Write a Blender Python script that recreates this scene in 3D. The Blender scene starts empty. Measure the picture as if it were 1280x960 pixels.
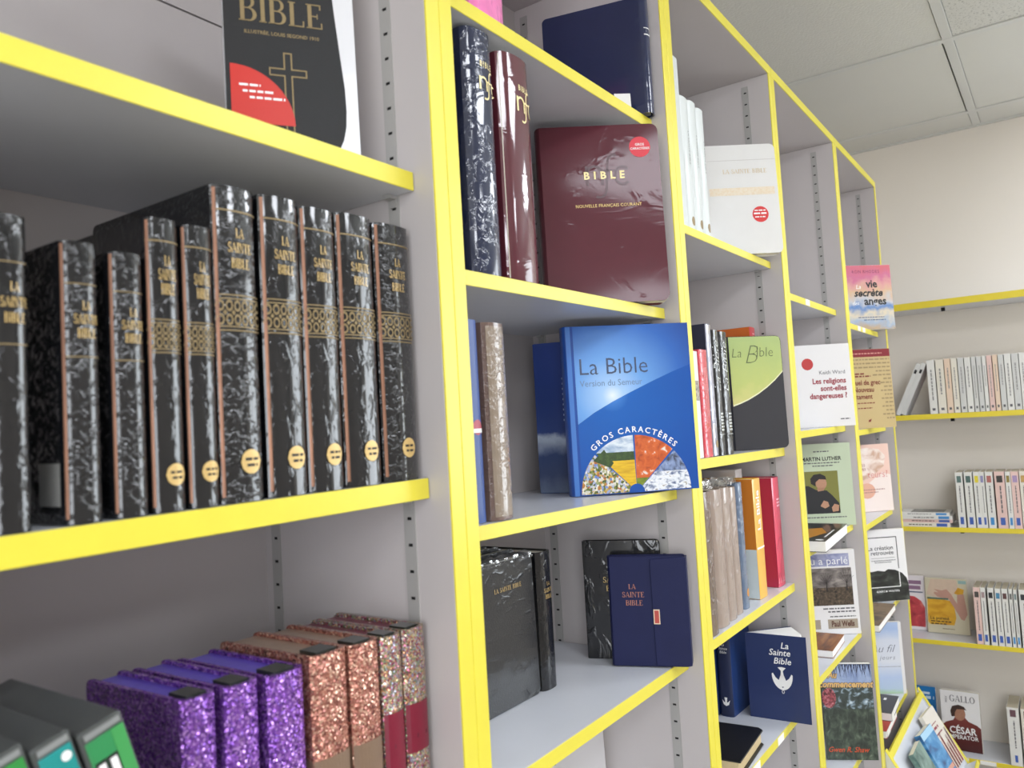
import bpy, bmesh, math, random
from mathutils import Matrix, Vector, Euler

random.seed(7)
sc = bpy.context.scene
COL = sc.collection
PI = math.pi
R = math.radians

# ---------------------------------------------------------------- camera
cam_d = bpy.data.cameras.new('camera')
cam = bpy.data.objects.new('camera', cam_d)
COL.objects.link(cam)
FPX, YAW, PITCH, ROLL = 994.36, 0.60861, 0.05449, -0.05696
f = Vector((math.cos(YAW) * math.cos(PITCH), math.sin(YAW) * math.cos(PITCH), math.sin(PITCH)))
r0 = Vector((math.sin(YAW), -math.cos(YAW), 0))
u0 = r0.cross(f)
r1 = r0 * math.cos(ROLL) + u0 * math.sin(ROLL)
u1 = -r0 * math.sin(ROLL) + u0 * math.cos(ROLL)
mw = Matrix((r1, u1, -f)).transposed().to_4x4()
mw.translation = Vector((0, 0, 1.45))
cam.matrix_world = mw
cam_d.sensor_fit = 'HORIZONTAL'
cam_d.sensor_width = 36
cam_d.lens = FPX * 36 / 1280
cam_d.clip_start = 0.02
cam_d.dof.use_dof = True
cam_d.dof.focus_distance = 1.45
cam_d.dof.aperture_fstop = 8.0
sc.camera = cam

# ---------------------------------------------------------------- world, light, exposure
world = bpy.data.worlds.new('world')
sc.world = world
world.use_nodes = True
bg = world.node_tree.nodes['Background']
bg.inputs[0].default_value = (0.75, 0.86, 1.0, 1)
bg.inputs[1].default_value = 1.0


def area_light(name, loc, target, sx, sy, power, color):
    d = bpy.data.lights.new(name, 'AREA')
    d.shape = 'RECTANGLE'
    d.size, d.size_y = sx, sy
    d.energy = power
    d.color = color
    o = bpy.data.objects.new(name, d)
    COL.objects.link(o)
    o.location = loc
    o.rotation_euler = (Vector(target) - Vector(loc)).to_track_quat('-Z', 'Y').to_euler()
    return o


area_light('daylight_shop_window', (-2.12, -1.25, 1.45), (0.5, -1.05, 1.40), 2.0, 1.7, 50, (0.95, 0.97, 1.0))
area_light('daylight_far_window', (3.44, -1.55, 1.65), (0.4, -0.9, 1.45), 1.4, 1.35, 30, (0.90, 0.96, 1.0))
LAMP_STRENGTH = 13.0
sc.view_settings.view_transform = 'Standard'
sc.view_settings.look = 'None'
sc.view_settings.gamma = 1
sc.view_settings.exposure = 0.27


# ---------------------------------------------------------------- materials
def lin(h):
    h = h.lstrip('#')
    c = [int(h[i:i + 2], 16) / 255 for i in (0, 2, 4)]
    return tuple(x / 12.92 if x <= 0.04045 else ((x + 0.055) / 1.055) ** 2.4 for x in c) + (1,)


MATS = {}


def M(name, col='#808080', rough=0.5, metal=0.0, coat=0.0, coat_rough=0.06, crinkle=0.0, cr_scale=(90, 90, 90),
      bump=0.0, b_scale=300, var=0.06, v_scale=8, emit=0.0, spec=0.5):
    """procedural principled material: noise tint, optional fine bump, optional wrinkled clear film as the coat"""
    if name in MATS:
        return MATS[name]
    m = bpy.data.materials.new(name)
    m.use_nodes = True
    nt = m.node_tree
    N, L = nt.nodes, nt.links
    b = N['Principled BSDF']
    c = lin(col)
    if crinkle > 0:
        spec = 0.12
    tc = N.new('ShaderNodeTexCoord')
    if var > 0:
        n = N.new('ShaderNodeTexNoise')
        n.inputs['Scale'].default_value = v_scale
        n.inputs['Detail'].default_value = 5
        L.new(tc.outputs['Object'], n.inputs['Vector'])
        mx = N.new('ShaderNodeMix')
        mx.data_type = 'RGBA'
        mx.inputs[6].default_value = tuple(x * (1 - var) for x in c[:3]) + (1,)
        mx.inputs[7].default_value = tuple(min(1, x * (1 + var)) for x in c[:3]) + (1,)
        L.new(n.outputs['Fac'], mx.inputs[0])
        L.new(mx.outputs[2], b.inputs['Base Color'])
    else:
        b.inputs['Base Color'].default_value = c
    b.inputs['Roughness'].default_value = rough
    b.inputs['Metallic'].default_value = metal
    b.inputs['Specular IOR Level'].default_value = spec
    if emit:
        b.inputs['Emission Color'].default_value = c
        b.inputs['Emission Strength'].default_value = emit
    if bump > 0:
        n = N.new('ShaderNodeTexNoise')
        n.inputs['Scale'].default_value = b_scale
        n.inputs['Detail'].default_value = 4
        L.new(tc.outputs['Object'], n.inputs['Vector'])
        bp = N.new('ShaderNodeBump')
        bp.inputs['Strength'].default_value = bump
        bp.inputs['Distance'].default_value = 0.002
        L.new(n.outputs['Fac'], bp.inputs['Height'])
        L.new(bp.outputs['Normal'], b.inputs['Normal'])
    if coat > 0:
        b.inputs['Coat Weight'].default_value = coat
        b.inputs['Coat Roughness'].default_value = coat_rough
        if crinkle > 0:
            b.inputs['Coat IOR'].default_value = 1.65
            mp = N.new('ShaderNodeMapping')
            mp.inputs['Scale'].default_value = cr_scale
            L.new(tc.outputs['Object'], mp.inputs['Vector'])
            n = N.new('ShaderNodeTexNoise')
            n.inputs['Scale'].default_value = 1.0
            n.inputs['Detail'].default_value = 3
            n.inputs['Distortion'].default_value = 1.2
            L.new(mp.outputs['Vector'], n.inputs['Vector'])
            bp = N.new('ShaderNodeBump')
            bp.inputs['Strength'].default_value = crinkle
            bp.inputs['Distance'].default_value = 0.004
            fl = N.new('ShaderNodeMapRange')          # flat film with separate ripples
            fl.interpolation_type = 'SMOOTHSTEP'
            fl.inputs['From Min'].default_value = 0.50
            fl.inputs['From Max'].default_value = 0.78
            L.new(n.outputs['Fac'], fl.inputs['Value'])
            L.new(fl.outputs['Result'], bp.inputs['Height'])
            L.new(bp.outputs['Normal'], b.inputs['Coat Normal'])
    MATS[name] = m
    return m


def M_ramp(name, stops, scale=(20, 20, 20), detail=6, rough=0.4, coat=0.0, distort=0.6, mode='noise', mid=0.5, spread=1.0):
    """printed picture: noise through a colour ramp"""
    if name in MATS:
        return MATS[name]
    m = bpy.data.materials.new(name)
    m.use_nodes = True
    nt = m.node_tree
    N, L = nt.nodes, nt.links
    b = N['Principled BSDF']
    tc = N.new('ShaderNodeTexCoord')
    mp = N.new('ShaderNodeMapping')
    mp.inputs['Scale'].default_value = scale
    L.new(tc.outputs['Object'], mp.inputs['Vector'])
    if mode == 'voronoi':
        n = N.new('ShaderNodeTexVoronoi')
        n.inputs['Scale'].default_value = 1
        L.new(mp.outputs['Vector'], n.inputs['Vector'])
        sep = N.new('ShaderNodeSeparateColor')
        L.new(n.outputs['Color'], sep.inputs[0])
        out = sep.outputs[0]
    else:
        n = N.new('ShaderNodeTexNoise')
        n.inputs['Scale'].default_value = 1
        n.inputs['Detail'].default_value = detail
        n.inputs['Distortion'].default_value = distort
        L.new(mp.outputs['Vector'], n.inputs['Vector'])
        out = n.outputs['Fac']
    cr = N.new('ShaderNodeValToRGB')
    el = cr.color_ramp.elements
    while len(el) < len(stops):
        el.new(0.5)
    for e, (p, c) in zip(el, stops):
        e.position = p
        e.color = lin(c)
    L.new(out, cr.inputs[0])
    L.new(cr.outputs[0], b.inputs['Base Color'])
    b.inputs['Roughness'].default_value = rough
    b.inputs['Coat Weight'].default_value = coat
    b.inputs['Coat Roughness'].default_value = 0.08
    MATS[name] = m
    return m


def M_grad(name, stops, axis='Z', lo=0.0, hi=0.2, rough=0.35, coat=0.0, sphere=None, noise=0.0, nscale=30):
    """printed gradient along an object axis (or round a point on the cover)"""
    if name in MATS:
        return MATS[name]
    m = bpy.data.materials.new(name)
    m.use_nodes = True
    nt = m.node_tree
    N, L = nt.nodes, nt.links
    b = N['Principled BSDF']
    tc = N.new('ShaderNodeTexCoord')
    if sphere:
        vm = N.new('ShaderNodeVectorMath')
        vm.operation = 'DISTANCE'
        L.new(tc.outputs['Object'], vm.inputs[0])
        vm.inputs[1].default_value = sphere
        src = vm.outputs['Value']
    else:
        sx = N.new('ShaderNodeSeparateXYZ')
        L.new(tc.outputs['Object'], sx.inputs[0])
        src = sx.outputs[axis]
    mr = N.new('ShaderNodeMapRange')
    mr.inputs['From Min'].default_value = lo
    mr.inputs['From Max'].default_value = hi
    L.new(src, mr.inputs['Value'])
    val = mr.outputs['Result']
    if noise > 0:
        n = N.new('ShaderNodeTexNoise')
        n.inputs['Scale'].default_value = nscale
        n.inputs['Detail'].default_value = 6
        L.new(tc.outputs['Object'], n.inputs['Vector'])
        ma = N.new('ShaderNodeMath')
        ma.operation = 'MULTIPLY_ADD'
        L.new(n.outputs['Fac'], ma.inputs[0])
        ma.inputs[1].default_value = noise
        L.new(val, ma.inputs[2])
        mb = N.new('ShaderNodeMath')
        mb.operation = 'SUBTRACT'
        L.new(ma.outputs[0], mb.inputs[0])
        mb.inputs[1].default_value = noise * 0.5
        val = mb.outputs[0]
    cr = N.new('ShaderNodeValToRGB')
    el = cr.color_ramp.elements
    while len(el) < len(stops):
        el.new(0.5)
    for e, (p, c) in zip(el, stops):
        e.position = p
        e.color = lin(c)
    L.new(val, cr.inputs[0])
    L.new(cr.outputs[0], b.inputs['Base Color'])
    b.inputs['Roughness'].default_value = rough
    b.inputs['Coat Weight'].default_value = coat
    b.inputs['Coat Roughness'].default_value = 0.08
    MATS[name] = m
    return m


def M_glitter(name, cols, scale=650):
    m = bpy.data.materials.new(name)
    m.use_nodes = True
    nt = m.node_tree
    N, L = nt.nodes, nt.links
    b = N['Principled BSDF']
    tc = N.new('ShaderNodeTexCoord')
    v = N.new('ShaderNodeTexVoronoi')
    v.inputs['Scale'].default_value = scale
    L.new(tc.outputs['Object'], v.inputs['Vector'])
    sep = N.new('ShaderNodeSeparateColor')
    L.new(v.outputs['Color'], sep.inputs[0])
    cr = N.new('ShaderNodeValToRGB')
    cr.color_ramp.interpolation = 'CONSTANT'
    el = cr.color_ramp.elements
    while len(el) < len(cols):
        el.new(0.5)
    for i, (e, c) in enumerate(zip(el, cols)):
        e.position = i / len(cols)
        e.color = lin(c)
    L.new(sep.outputs[0], cr.inputs[0])
    L.new(cr.outputs[0], b.inputs['Base Color'])
    # every flake faces its own way
    sub = N.new('ShaderNodeVectorMath')
    sub.operation = 'SUBTRACT'
    L.new(v.outputs['Color'], sub.inputs[0])
    sub.inputs[1].default_value = (0.5, 0.5, 0.5)
    sca = N.new('ShaderNodeVectorMath')
    sca.operation = 'SCALE'
    L.new(sub.outputs[0], sca.inputs[0])
    sca.inputs['Scale'].default_value = 1.0
    geo = N.new('ShaderNodeNewGeometry')
    add = N.new('ShaderNodeVectorMath')
    add.operation = 'ADD'
    L.new(geo.outputs['Normal'], add.inputs[0])
    L.new(sca.outputs[0], add.inputs[1])
    nor = N.new('ShaderNodeVectorMath')
    nor.operation = 'NORMALIZE'
    L.new(add.outputs[0], nor.inputs[0])
    L.new(nor.outputs[0], b.inputs['Normal'])
    b.inputs['Metallic'].default_value = 0.55
    b.inputs['Roughness'].default_value = 0.22
    MATS[name] = m
    return m


def M_film(name, fac=0.42):
    m = bpy.data.materials.new(name)
    m.use_nodes = True
    nt = m.node_tree
    N, L = nt.nodes, nt.links
    out = N['Material Output']
    N.remove(N['Principled BSDF'])
    t = N.new('ShaderNodeBsdfTransparent')
    g = N.new('ShaderNodeBsdfGlossy')
    g.inputs['Roughness'].default_value = 0.08
    mx = N.new('ShaderNodeMixShader')
    mx.inputs[0].default_value = fac
    tc = N.new('ShaderNodeTexCoord')
    n = N.new('ShaderNodeTexNoise')
    n.inputs['Scale'].default_value = 140
    L.new(tc.outputs['Object'], n.inputs['Vector'])
    bp = N.new('ShaderNodeBump')
    bp.inputs['Strength'].default_value = 0.7
    bp.inputs['Distance'].default_value = 0.003
    L.new(n.outputs['Fac'], bp.inputs['Height'])
    L.new(bp.outputs['Normal'], g.inputs['Normal'])
    L.new(t.outputs[0], mx.inputs[1])
    L.new(g.outputs[0], mx.inputs[2])
    L.new(mx.outputs[0], out.inputs['Surface'])
    MATS[name] = m
    return m


MEL = M('grey_melamine', '#c0bab9', 0.38, var=0.03, v_scale=14, bump=0.04, b_scale=900)
MELS = M('shelf_melamine', '#d3d6dd', 0.22, var=0.03, v_scale=14)
YEL = M('yellow_edge_band', '#e3d645', 0.34, var=0.05, v_scale=30)
STEEL = M('rail_steel', '#a9a7a4', 0.42, metal=0.1, var=0.05)
DARK = M('slot_dark', '#0c0b0b', 0.8, var=0)
WALLP = M('wall_paint', '#e6dfd4', 0.75, var=0.03, v_scale=3, bump=0.05, b_scale=150)
WALLS = M('wall_paint_grey', '#c9c8c4', 0.75, var=0.03, v_scale=3)
FLOOR = M('floor_vinyl', '#9a9389', 0.45, var=0.12, v_scale=6)
TILE_A = M('ceiling_tile_stipple', '#d2d1ca', 0.85, var=0.03, v_scale=40, bump=0.9, b_scale=130)
TILE_B = M('ceiling_tile_plain', '#d2d1ca', 0.8, var=0.03, v_scale=4)
TILE_C = M_ramp('ceiling_tile_fissured', [(0.0, '#8d8c86'), (0.33, '#a9a8a2'), (0.42, '#cdccc5'), (1.0, '#d6d5cf')], scale=(160, 160, 160), detail=2, rough=0.85)
TBAR = M('ceiling_bar_paint', '#cdcdc8', 0.5, var=0.02)
LAMP = M('lamp_diffuser', '#f4f8ff', 0.5, var=0, emit=LAMP_STRENGTH)
WHITE_METAL = M('lamp_housing', '#e6e6e4', 0.4, var=0.02)
PAPER = M('page_paper', '#e6e0d0', 0.8, var=0.05, v_scale=60)
PAPER_W = M('page_paper_white', '#eceae6', 0.8, var=0.04, v_scale=60)
PAPER_G = M('page_paper_aged', '#b3a992', 0.85, var=0.08, v_scale=60)
LABEL = M('label_paper', '#efeee9', 0.6, var=0.02)
INK = M('ink_black', '#17161a', 0.5, var=0)
INK_G = M('ink_grey', '#5b5a5e', 0.5, var=0)
GOLD = M('gold_foil', '#d8b877', 0.42, metal=0.25, var=0.1, v_scale=200)
GOLD_D = M('gold_foil_dull', '#8d7a54', 0.5, metal=0.3, var=0.1, v_scale=200)
GOLD_L = M('gold_foil_pale', '#f0dfa4', 0.4, metal=0.15, var=0.08, v_scale=200)
HINGE_GLINT = M('hinge_reflection_paint', '#8f6650', 0.4, metal=0.4, var=0.45, v_scale=30)  # colour of the orange reflection painted along the black spines
WHITE = M('print_white', '#f2f2f0', 0.45, var=0.02)
FILM = M_film('plastic_film')


# ---------------------------------------------------------------- object helpers
def link(name, verts, faces, mat, parent=None, mats=None, fm=None, smooth=False):
    me = bpy.data.meshes.new(name)
    me.from_pydata([tuple(v) for v in verts], [], faces)
    for m in (mats or [mat]):
        me.materials.append(m)
    if fm:
        me.polygons.foreach_set('material_index', fm)
    if smooth:
        me.polygons.foreach_set('use_smooth', [True] * len(me.polygons))
    me.update()
    o = bpy.data.objects.new(name, me)
    COL.objects.link(o)
    if parent is not None:
        o.parent = parent
    return o


def tag(o, label=None, cat=None, group=None, kind=None):
    if label:
        o['label'] = label
    if cat:
        o['category'] = cat
    if group:
        o['group'] = group
    if kind:
        o['kind'] = kind
    return o


def empty(name, loc, rot=(0, 0, 0)):
    o = bpy.data.objects.new(name, None)
    o.empty_display_size = 0.05
    COL.objects.link(o)
    o.location = loc
    o.rotation_euler = rot
    return o


class MB:
    def __init__(s):
        s.v, s.f = [], []

    def box(s, x0, x1, y0, y1, z0, z1):
        n = len(s.v)
        s.v += [(x0, y0, z0), (x1, y0, z0), (x1, y1, z0), (x0, y1, z0), (x0, y0, z1), (x1, y0, z1), (x1, y1, z1), (x0, y1, z1)]
        s.f += [tuple(n + i for i in q) for q in ((0, 3, 2, 1), (4, 5, 6, 7), (0, 1, 5, 4), (1, 2, 6, 5), (2, 3, 7, 6), (3, 0, 4, 7))]
        return s

    def prism(s, pts, z0, z1):
        """extrude a CCW xy polygon"""
        n, k = len(s.v), len(pts)
        s.v += [(p[0], p[1], z0) for p in pts] + [(p[0], p[1], z1) for p in pts]
        s.f.append(tuple(n + k - 1 - i for i in range(k)))
        s.f.append(tuple(n + k + i for i in range(k)))
        for i in range(k):
            j = (i + 1) % k
            s.f.append((n + i, n + j, n + k + j, n + k + i))
        return s

    def plate(s, pts, y0, y1):
        """extrude an xz polygon (CCW seen from -y) along y"""
        n, k = len(s.v), len(pts)
        s.v += [(p[0], y0, p[1]) for p in pts] + [(p[0], y1, p[1]) for p in pts]
        s.f.append(tuple(n + i for i in range(k)))
        s.f.append(tuple(n + 2 * k - 1 - i for i in range(k)))
        for i in range(k):
            j = (i + 1) % k
            s.f.append((n + j, n + i, n + k + i, n + k + j))
        return s

    def obj(s, name, mat, parent=None, smooth=False):
        return link(name, s.v, s.f, mat, parent, smooth=smooth)


def bevel(o, w, seg=2):
    m = o.modifiers.new('bevel', 'BEVEL')
    m.width = w
    m.segments = seg
    m.limit_method = 'ANGLE'
    m.angle_limit = R(40)
    return o


def auto_smooth(o, ang=40):
    me = o.data
    bm = bmesh.new()
    bm.from_mesh(me)
    for fc in bm.faces:
        fc.smooth = True
    for e in bm.edges:
        if len(e.link_faces) != 2 or e.calc_face_angle(0) > R(ang):
            e.smooth = False
    bm.to_mesh(me)
    bm.free()


# ---------------------------------------------------------------- lettering
_tcache = {}


def text_geo(s, size, align='CENTER', bold=0.0, shear=0.0, space=1.0):
    key = (s, size, align, bold, shear, space)
    if key in _tcache:
        return _tcache[key]
    cu = bpy.data.curves.new('lettering', 'FONT')
    cu.body = s
    cu.size = size
    cu.align_x = align
    cu.offset = bold * size
    cu.shear = shear
    cu.space_character = space
    cu.resolution_u = 2
    ob = bpy.data.objects.new('lettering', cu)
    me = bpy.data.meshes.new_from_object(ob)
    v = [(p.co.x, p.co.y) for p in me.vertices]
    fs = [tuple(p.vertices) for p in me.polygons]
    bpy.data.objects.remove(ob)
    bpy.data.curves.remove(cu)
    bpy.data.meshes.remove(me)
    _tcache[key] = (v, fs)
    return v, fs


def arcp(cx, cy, rx, ry, a0, a1, tx, ty, n=14):
    """ring segment as quads: outer ellipse rx,ry, walls tx,ty"""
    out = []
    for i in range(n):
        q = []
        for a, inner in ((a0 + (a1 - a0) * i / n, 0), (a0 + (a1 - a0) * (i + 1) / n, 0), (a0 + (a1 - a0) * (i + 1) / n, 1), (a0 + (a1 - a0) * i / n, 1)):
            c, s_ = math.cos(R(a)), math.sin(R(a))
            q.append((cx + (rx - inner * tx) * c, cy + (ry - inner * ty) * s_))
        out.append(q)
    return out


def bar(x0, y0, x1, y1):
    return [(x0, y0), (x1, y0), (x1, y1), (x0, y1)]


def serif_glyph(ch):
    T, t, S = 0.15, 0.05, 0.06          # thick stem, thin stroke, serif overhang

    def stem(x, w=T, y0=0, y1=1):
        return [bar(x, y0, x + w, y1), bar(x - S, y0, x + w + S, y0 + t), bar(x - S, y1 - t, x + w + S, y1)]
    if ch == 'I':
        return stem(0.08), 0.31
    if ch == 'L':
        return stem(0.08) + [bar(0.08, 0, 0.6, t), bar(0.55, 0, 0.6, 0.25)], 0.64
    if ch == 'E':
        return stem(0.08) + [bar(0.08, 0, 0.62, t), bar(0.57, 0, 0.62, 0.25), bar(0.08, 1 - t, 0.58, 1), bar(0.53, 0.78, 0.58, 1), bar(0.2, 0.48, 0.46, 0.53), bar(0.42, 0.4, 0.46, 0.61)], 0.66
    if ch == 'B':
        return stem(0.08) + [bar(0.2, 1 - t, 0.38, 1), bar(0.2, 0.5, 0.4, 0.55), bar(0.2, 0, 0.4, t)] + arcp(0.38, 0.765, 0.22, 0.235, -90, 90, 0.12, t) + arcp(0.4, 0.27, 0.27, 0.27, -90, 90, 0.14, t), 0.71
    if ch == 'P':
        return stem(0.08) + [bar(0.2, 1 - t, 0.36, 1), bar(0.2, 0.44, 0.36, 0.49)] + arcp(0.36, 0.72, 0.25, 0.28, -90, 90, 0.13, t), 0.64
    if ch == 'R':
        return stem(0.08) + [bar(0.2, 1 - t, 0.36, 1), bar(0.2, 0.46, 0.36, 0.51)] + arcp(0.36, 0.73, 0.24, 0.27, -90, 90, 0.13, t) + [[(0.32, 0.48), (0.46, 0.5), (0.72, 0.0), (0.56, 0.0)], bar(0.54, 0, 0.76, t)], 0.76
    if ch == 'D':
        return stem(0.08) + [bar(0.2, 1 - t, 0.36, 1), bar(0.2, 0, 0.36, t)] + arcp(0.36, 0.5, 0.38, 0.5, -90, 90, 0.15, t), 0.78
    if ch in 'OG':
        p = arcp(0.42, 0.5, 0.4, 0.52, 0, 360, 0.15, t, 26)
        if ch == 'G':
            p = arcp(0.42, 0.5, 0.4, 0.52, 40, 325, 0.15, t, 22) + [bar(0.62, 0.05, 0.76, 0.42), bar(0.52, 0.38, 0.84, 0.43), bar(0.71, 0.68, 0.75, 0.95)]
        return p, 0.86
    if ch == 'C':
        return arcp(0.42, 0.5, 0.4, 0.52, 42, 318, 0.15, t, 22) + [bar(0.69, 0.66, 0.73, 0.97)], 0.78
    if ch == 'S':
        return arcp(0.28, 0.75, 0.24, 0.27, 20, 250, 0.11, 0.06) + arcp(0.3, 0.27, 0.27, 0.29, -160, 80, 0.13, 0.06) + [[(0.12, 0.6), (0.2, 0.51), (0.46, 0.42), (0.36, 0.55)], bar(0.47, 0.68, 0.51, 0.97), bar(0.03, 0.03, 0.07, 0.33)], 0.6
    if ch == 'T':
        return [bar(0.28, 0, 0.43, 1), bar(0.2, 0, 0.51, t), bar(0.02, 1 - t, 0.69, 1), bar(0.02, 0.76, 0.07, 1), bar(0.64, 0.76, 0.69, 1)], 0.72
    if ch == 'A':
        return [[(0.02, 0), (0.08, 0), (0.4, 1), (0.34, 1)], [(0.34, 1), (0.42, 1), (0.76, 0), (0.6, 0)], bar(0.2, 0.3, 0.55, 0.35), bar(-0.04, 0, 0.18, t), bar(0.52, 0, 0.84, t)], 0.8
    if ch == 'N':
        return [bar(0.1, 0, 0.16, 1), bar(0.68, 0, 0.74, 1), [(0.1, 1), (0.26, 1), (0.74, 0), (0.68, 0)], bar(0.0, 0, 0.26, t), bar(0.58, 1 - t, 0.84, 1), bar(0.0, 1 - t, 0.2, 1)], 0.86
    if ch == 'M':
        return [bar(0.08, 0, 0.13, 1), bar(0.78, 0, 0.93, 1), [(0.08, 1), (0.22, 1), (0.52, 0), (0.45, 0)], [(0.45, 0), (0.5, 0), (0.84, 1), (0.78, 1)], bar(0.0, 0, 0.22, t), bar(0.72, 0, 0.99, t)], 1.02
    if ch == 'U':
        return [bar(0.1, 0.3, 0.25, 1), bar(0.66, 0.3, 0.72, 1), bar(0.02, 1 - t, 0.33, 1), bar(0.58, 1 - t, 0.8, 1)] + arcp(0.41, 0.32, 0.31, 0.33, 180, 360, 0.13, t), 0.84
    if ch == 'H':
        return stem(0.08) + stem(0.6) + [bar(0.2, 0.48, 0.65, 0.53)], 0.85
    return [], 0.4


def serif_geo(s, size, align='CENTER', track=0.06):
    polys, x = [], 0.0
    for ch in s:
        g, w = serif_glyph(ch)
        polys += [[((px + x) * size, py * size) for px, py in q] for q in g]
        x += w + track
    x -= track
    off = {'CENTER': -x / 2, 'LEFT': 0, 'RIGHT': -x}[align] * size
    v, fs = [], []
    for q in polys:
        n = len(v)
        v += [(a + off, b) for a, b in q]
        fs.append(tuple(range(n, n + len(q))))
    return v, fs


# ---------------------------------------------------------------- books
class Book:
    """local frame: front cover in the plane y=0 facing -y, x in +-w/2, z from 0 to h, back cover at y=t; spine on the -x side"""

    def __init__(s, name, label, loc, rz, w, t, h, cover, pages=None, style='hard', bulge=0.0, r=0.0, lean=0.0, roll=0.0,
                 group=None, cat='book', board=0.0022, inset=0.003, mirror=False, rx=None):
        s.w, s.t, s.h, s.bulge = w, t, h, bulge
        s.mir = mirror
        s.root = empty(name, loc, ((-R(lean)) if rx is None else rx, R(roll), R(rz)))
        tag(s.root, label, cat, group)
        # stand on the shelf: lift until the lowest corner clears it
        rm = Euler(s.root.rotation_euler).to_matrix()
        ki = getattr(loc[2], 'ki', None)
        lift = 0
        for px in (-w / 2 - bulge, w / 2):
            for py in (0, t):
                p = rm @ Vector((px, py, 0))
                base = float(loc[2]) if ki is None else shz(ki[0], ki[1], loc[0] + p.x)
                lift = max(lift, base + 0.0003 - (float(loc[2]) + p.z))
        s.root.location.z += lift
        pages = pages or PAPER
        m = MB()
        d = -1 if mirror else 1
        b = board if style != 'paper' else 0.0007
        ins = inset if style != 'paper' else 0.0
        sx = w / 2 - 0.004                      # where boards start behind the spine

        def outline(rad):
            x0, x1 = -sx, w / 2
            if rad <= 0:
                return [(x0, 0), (x1, 0), (x1, h), (x0, h)]
            p = [(x0, 0)]
            for i in range(6):
                a = R(-90 + 18 * i)
                p.append((x1 - rad + rad * math.cos(a), rad + rad * math.sin(a)))
            for i in range(6):
                a = R(18 * i)
                p.append((x1 - rad + rad * math.cos(a), h - rad + rad * math.sin(a)))
            p.append((x0, h))
            return p
        pts = outline(r)
        m.plate(pts, 0, b)
        m.plate(pts, t - b, t)
        # spine: curved strip with thickness
        n = 10 if bulge > 0 else 1
        outer, inner = [], []
        rr = min(0.003, t * 0.2)
        for i in range(n + 1):
            k = -1 + 2 * i / n
            y = t / 2 + k * t / 2
            bx = bulge * math.sqrt(max(0, 1 - k * k)) if bulge > 0 else 0
            outer.append((-w / 2 - bx + (0.0 if bulge > 0 else 0), y))
            yi = t / 2 + k * (t / 2 - b)
            inner.append((-w / 2 - bx + b, yi))
        poly = [(-sx, 0)] + outer + [(-sx, t), (-sx, t - b)] + inner[::-1] + [(-sx, b)]
        # strips as quads
        nb = len(m.v)
        ring = [(-sx, 0)] + outer + [(-sx, t)]
        ringi = [(-sx, b)] + inner + [(-sx, t - b)]
        k = len(ring)
        for z in (0, h):
            m.v += [(p[0], p[1], z) for p in ring] + [(p[0], p[1], z) for p in ringi]
        for i in range(k - 1):
            o0, o1 = nb + i, nb + i + 1
            i0, i1 = nb + k + i, nb + k + i + 1
            T = 2 * k
            m.f += [(o1, o0, o0 + T, o1 + T), (i0, i1, i1 + T, i0 + T), (o0, o1, i1, i0), (o0 + T, i0 + T, i1 + T, o1 + T)]
        pg = MB().box(-w / 2 + b + 0.0005 - (bulge * 0.5 if bulge else 0), w / 2 - ins, b, t - b, ins, h - (ins if style != 'paper' else 0.0006))
        if mirror:
            for q in (m, pg):
                q.v = [(-x, y, z) for x, y, z in q.v]
                q.f = [tuple(reversed(fc)) for fc in q.f]
        s.cover = m.obj('cover', cover, s.root)
        auto_smooth(s.cover, 35)
        s.pages = pg.obj('page_block', pages, s.root)

    # map surface coordinates to local space
    def pt(s, surf, a, c, e):
        if surf == 'front':
            return (a, -e, c)
        if surf == 'back':
            return (-a, s.t + e, c)
        if surf == 'spine':
            k = max(-1, min(1, 2 * a / s.t))
            bx = s.bulge * math.sqrt(max(0, 1 - k * k)) if s.bulge else 0
            if s.mir:
                return (s.w / 2 + bx + e, s.t / 2 + a, c)
            return (-s.w / 2 - bx - e, s.t / 2 - a, c)
        if surf == 'top':
            return (a, c, s.h + e)
        if surf == 'fore':                       # fore-edge side (+x), a runs to the back
            return (s.w / 2 + e, a + s.t / 2, c)

    def mesh(s, name, surf, v, fs, mat, lvl=1, parent=None, label=None):
        e = 0.00035 * lvl
        o = link(name, [s.pt(surf, a, c, e) for a, c in v], fs, mat, parent or s.root)
        if label:
            o['label'] = label
        return o

    def txt(s, surf, text, a, c, size, mat, name='title_lettering', align='CENTER', bold=0.0, shear=0.0, space=1.0, rot=0, sx=1.0, lvl=2, serif=False, track=0.06, arc=None):
        """one or more lines: text, or list of (text, a, c, size)"""
        items = text if isinstance(text, list) else [(text, a, c, size)]
        V, F = [], []
        for (tx, ta, tc_, ts) in items:
            v, fs = serif_geo(tx, ts, align, track) if serif else text_geo(tx, ts, align, bold, shear, space)
            n = len(V)
            cr, sr = math.cos(R(rot)), math.sin(R(rot))
            for x, y in v:
                x *= sx
                if arc:
                    th = PI / 2 - x / arc
                    V.append((ta + (arc + y) * math.cos(th), tc_ + (arc + y) * math.sin(th)))
                else:
                    V.append((ta + x * cr - y * sr, tc_ + x * sr + y * cr))
            F += [tuple(i + n for i in q) for q in fs]
        if V:
            return s.mesh(name, surf, V, F, mat, lvl)

    def polys(s, surf, plist, mat, name='cover_picture', lvl=1, label=None):
        V, F = [], []
        for q in plist:
            n = len(V)
            V += list(q)
            F.append(tuple(range(n, n + len(q))))
        return s.mesh(name, surf, V, F, mat, lvl, label=label)

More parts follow.
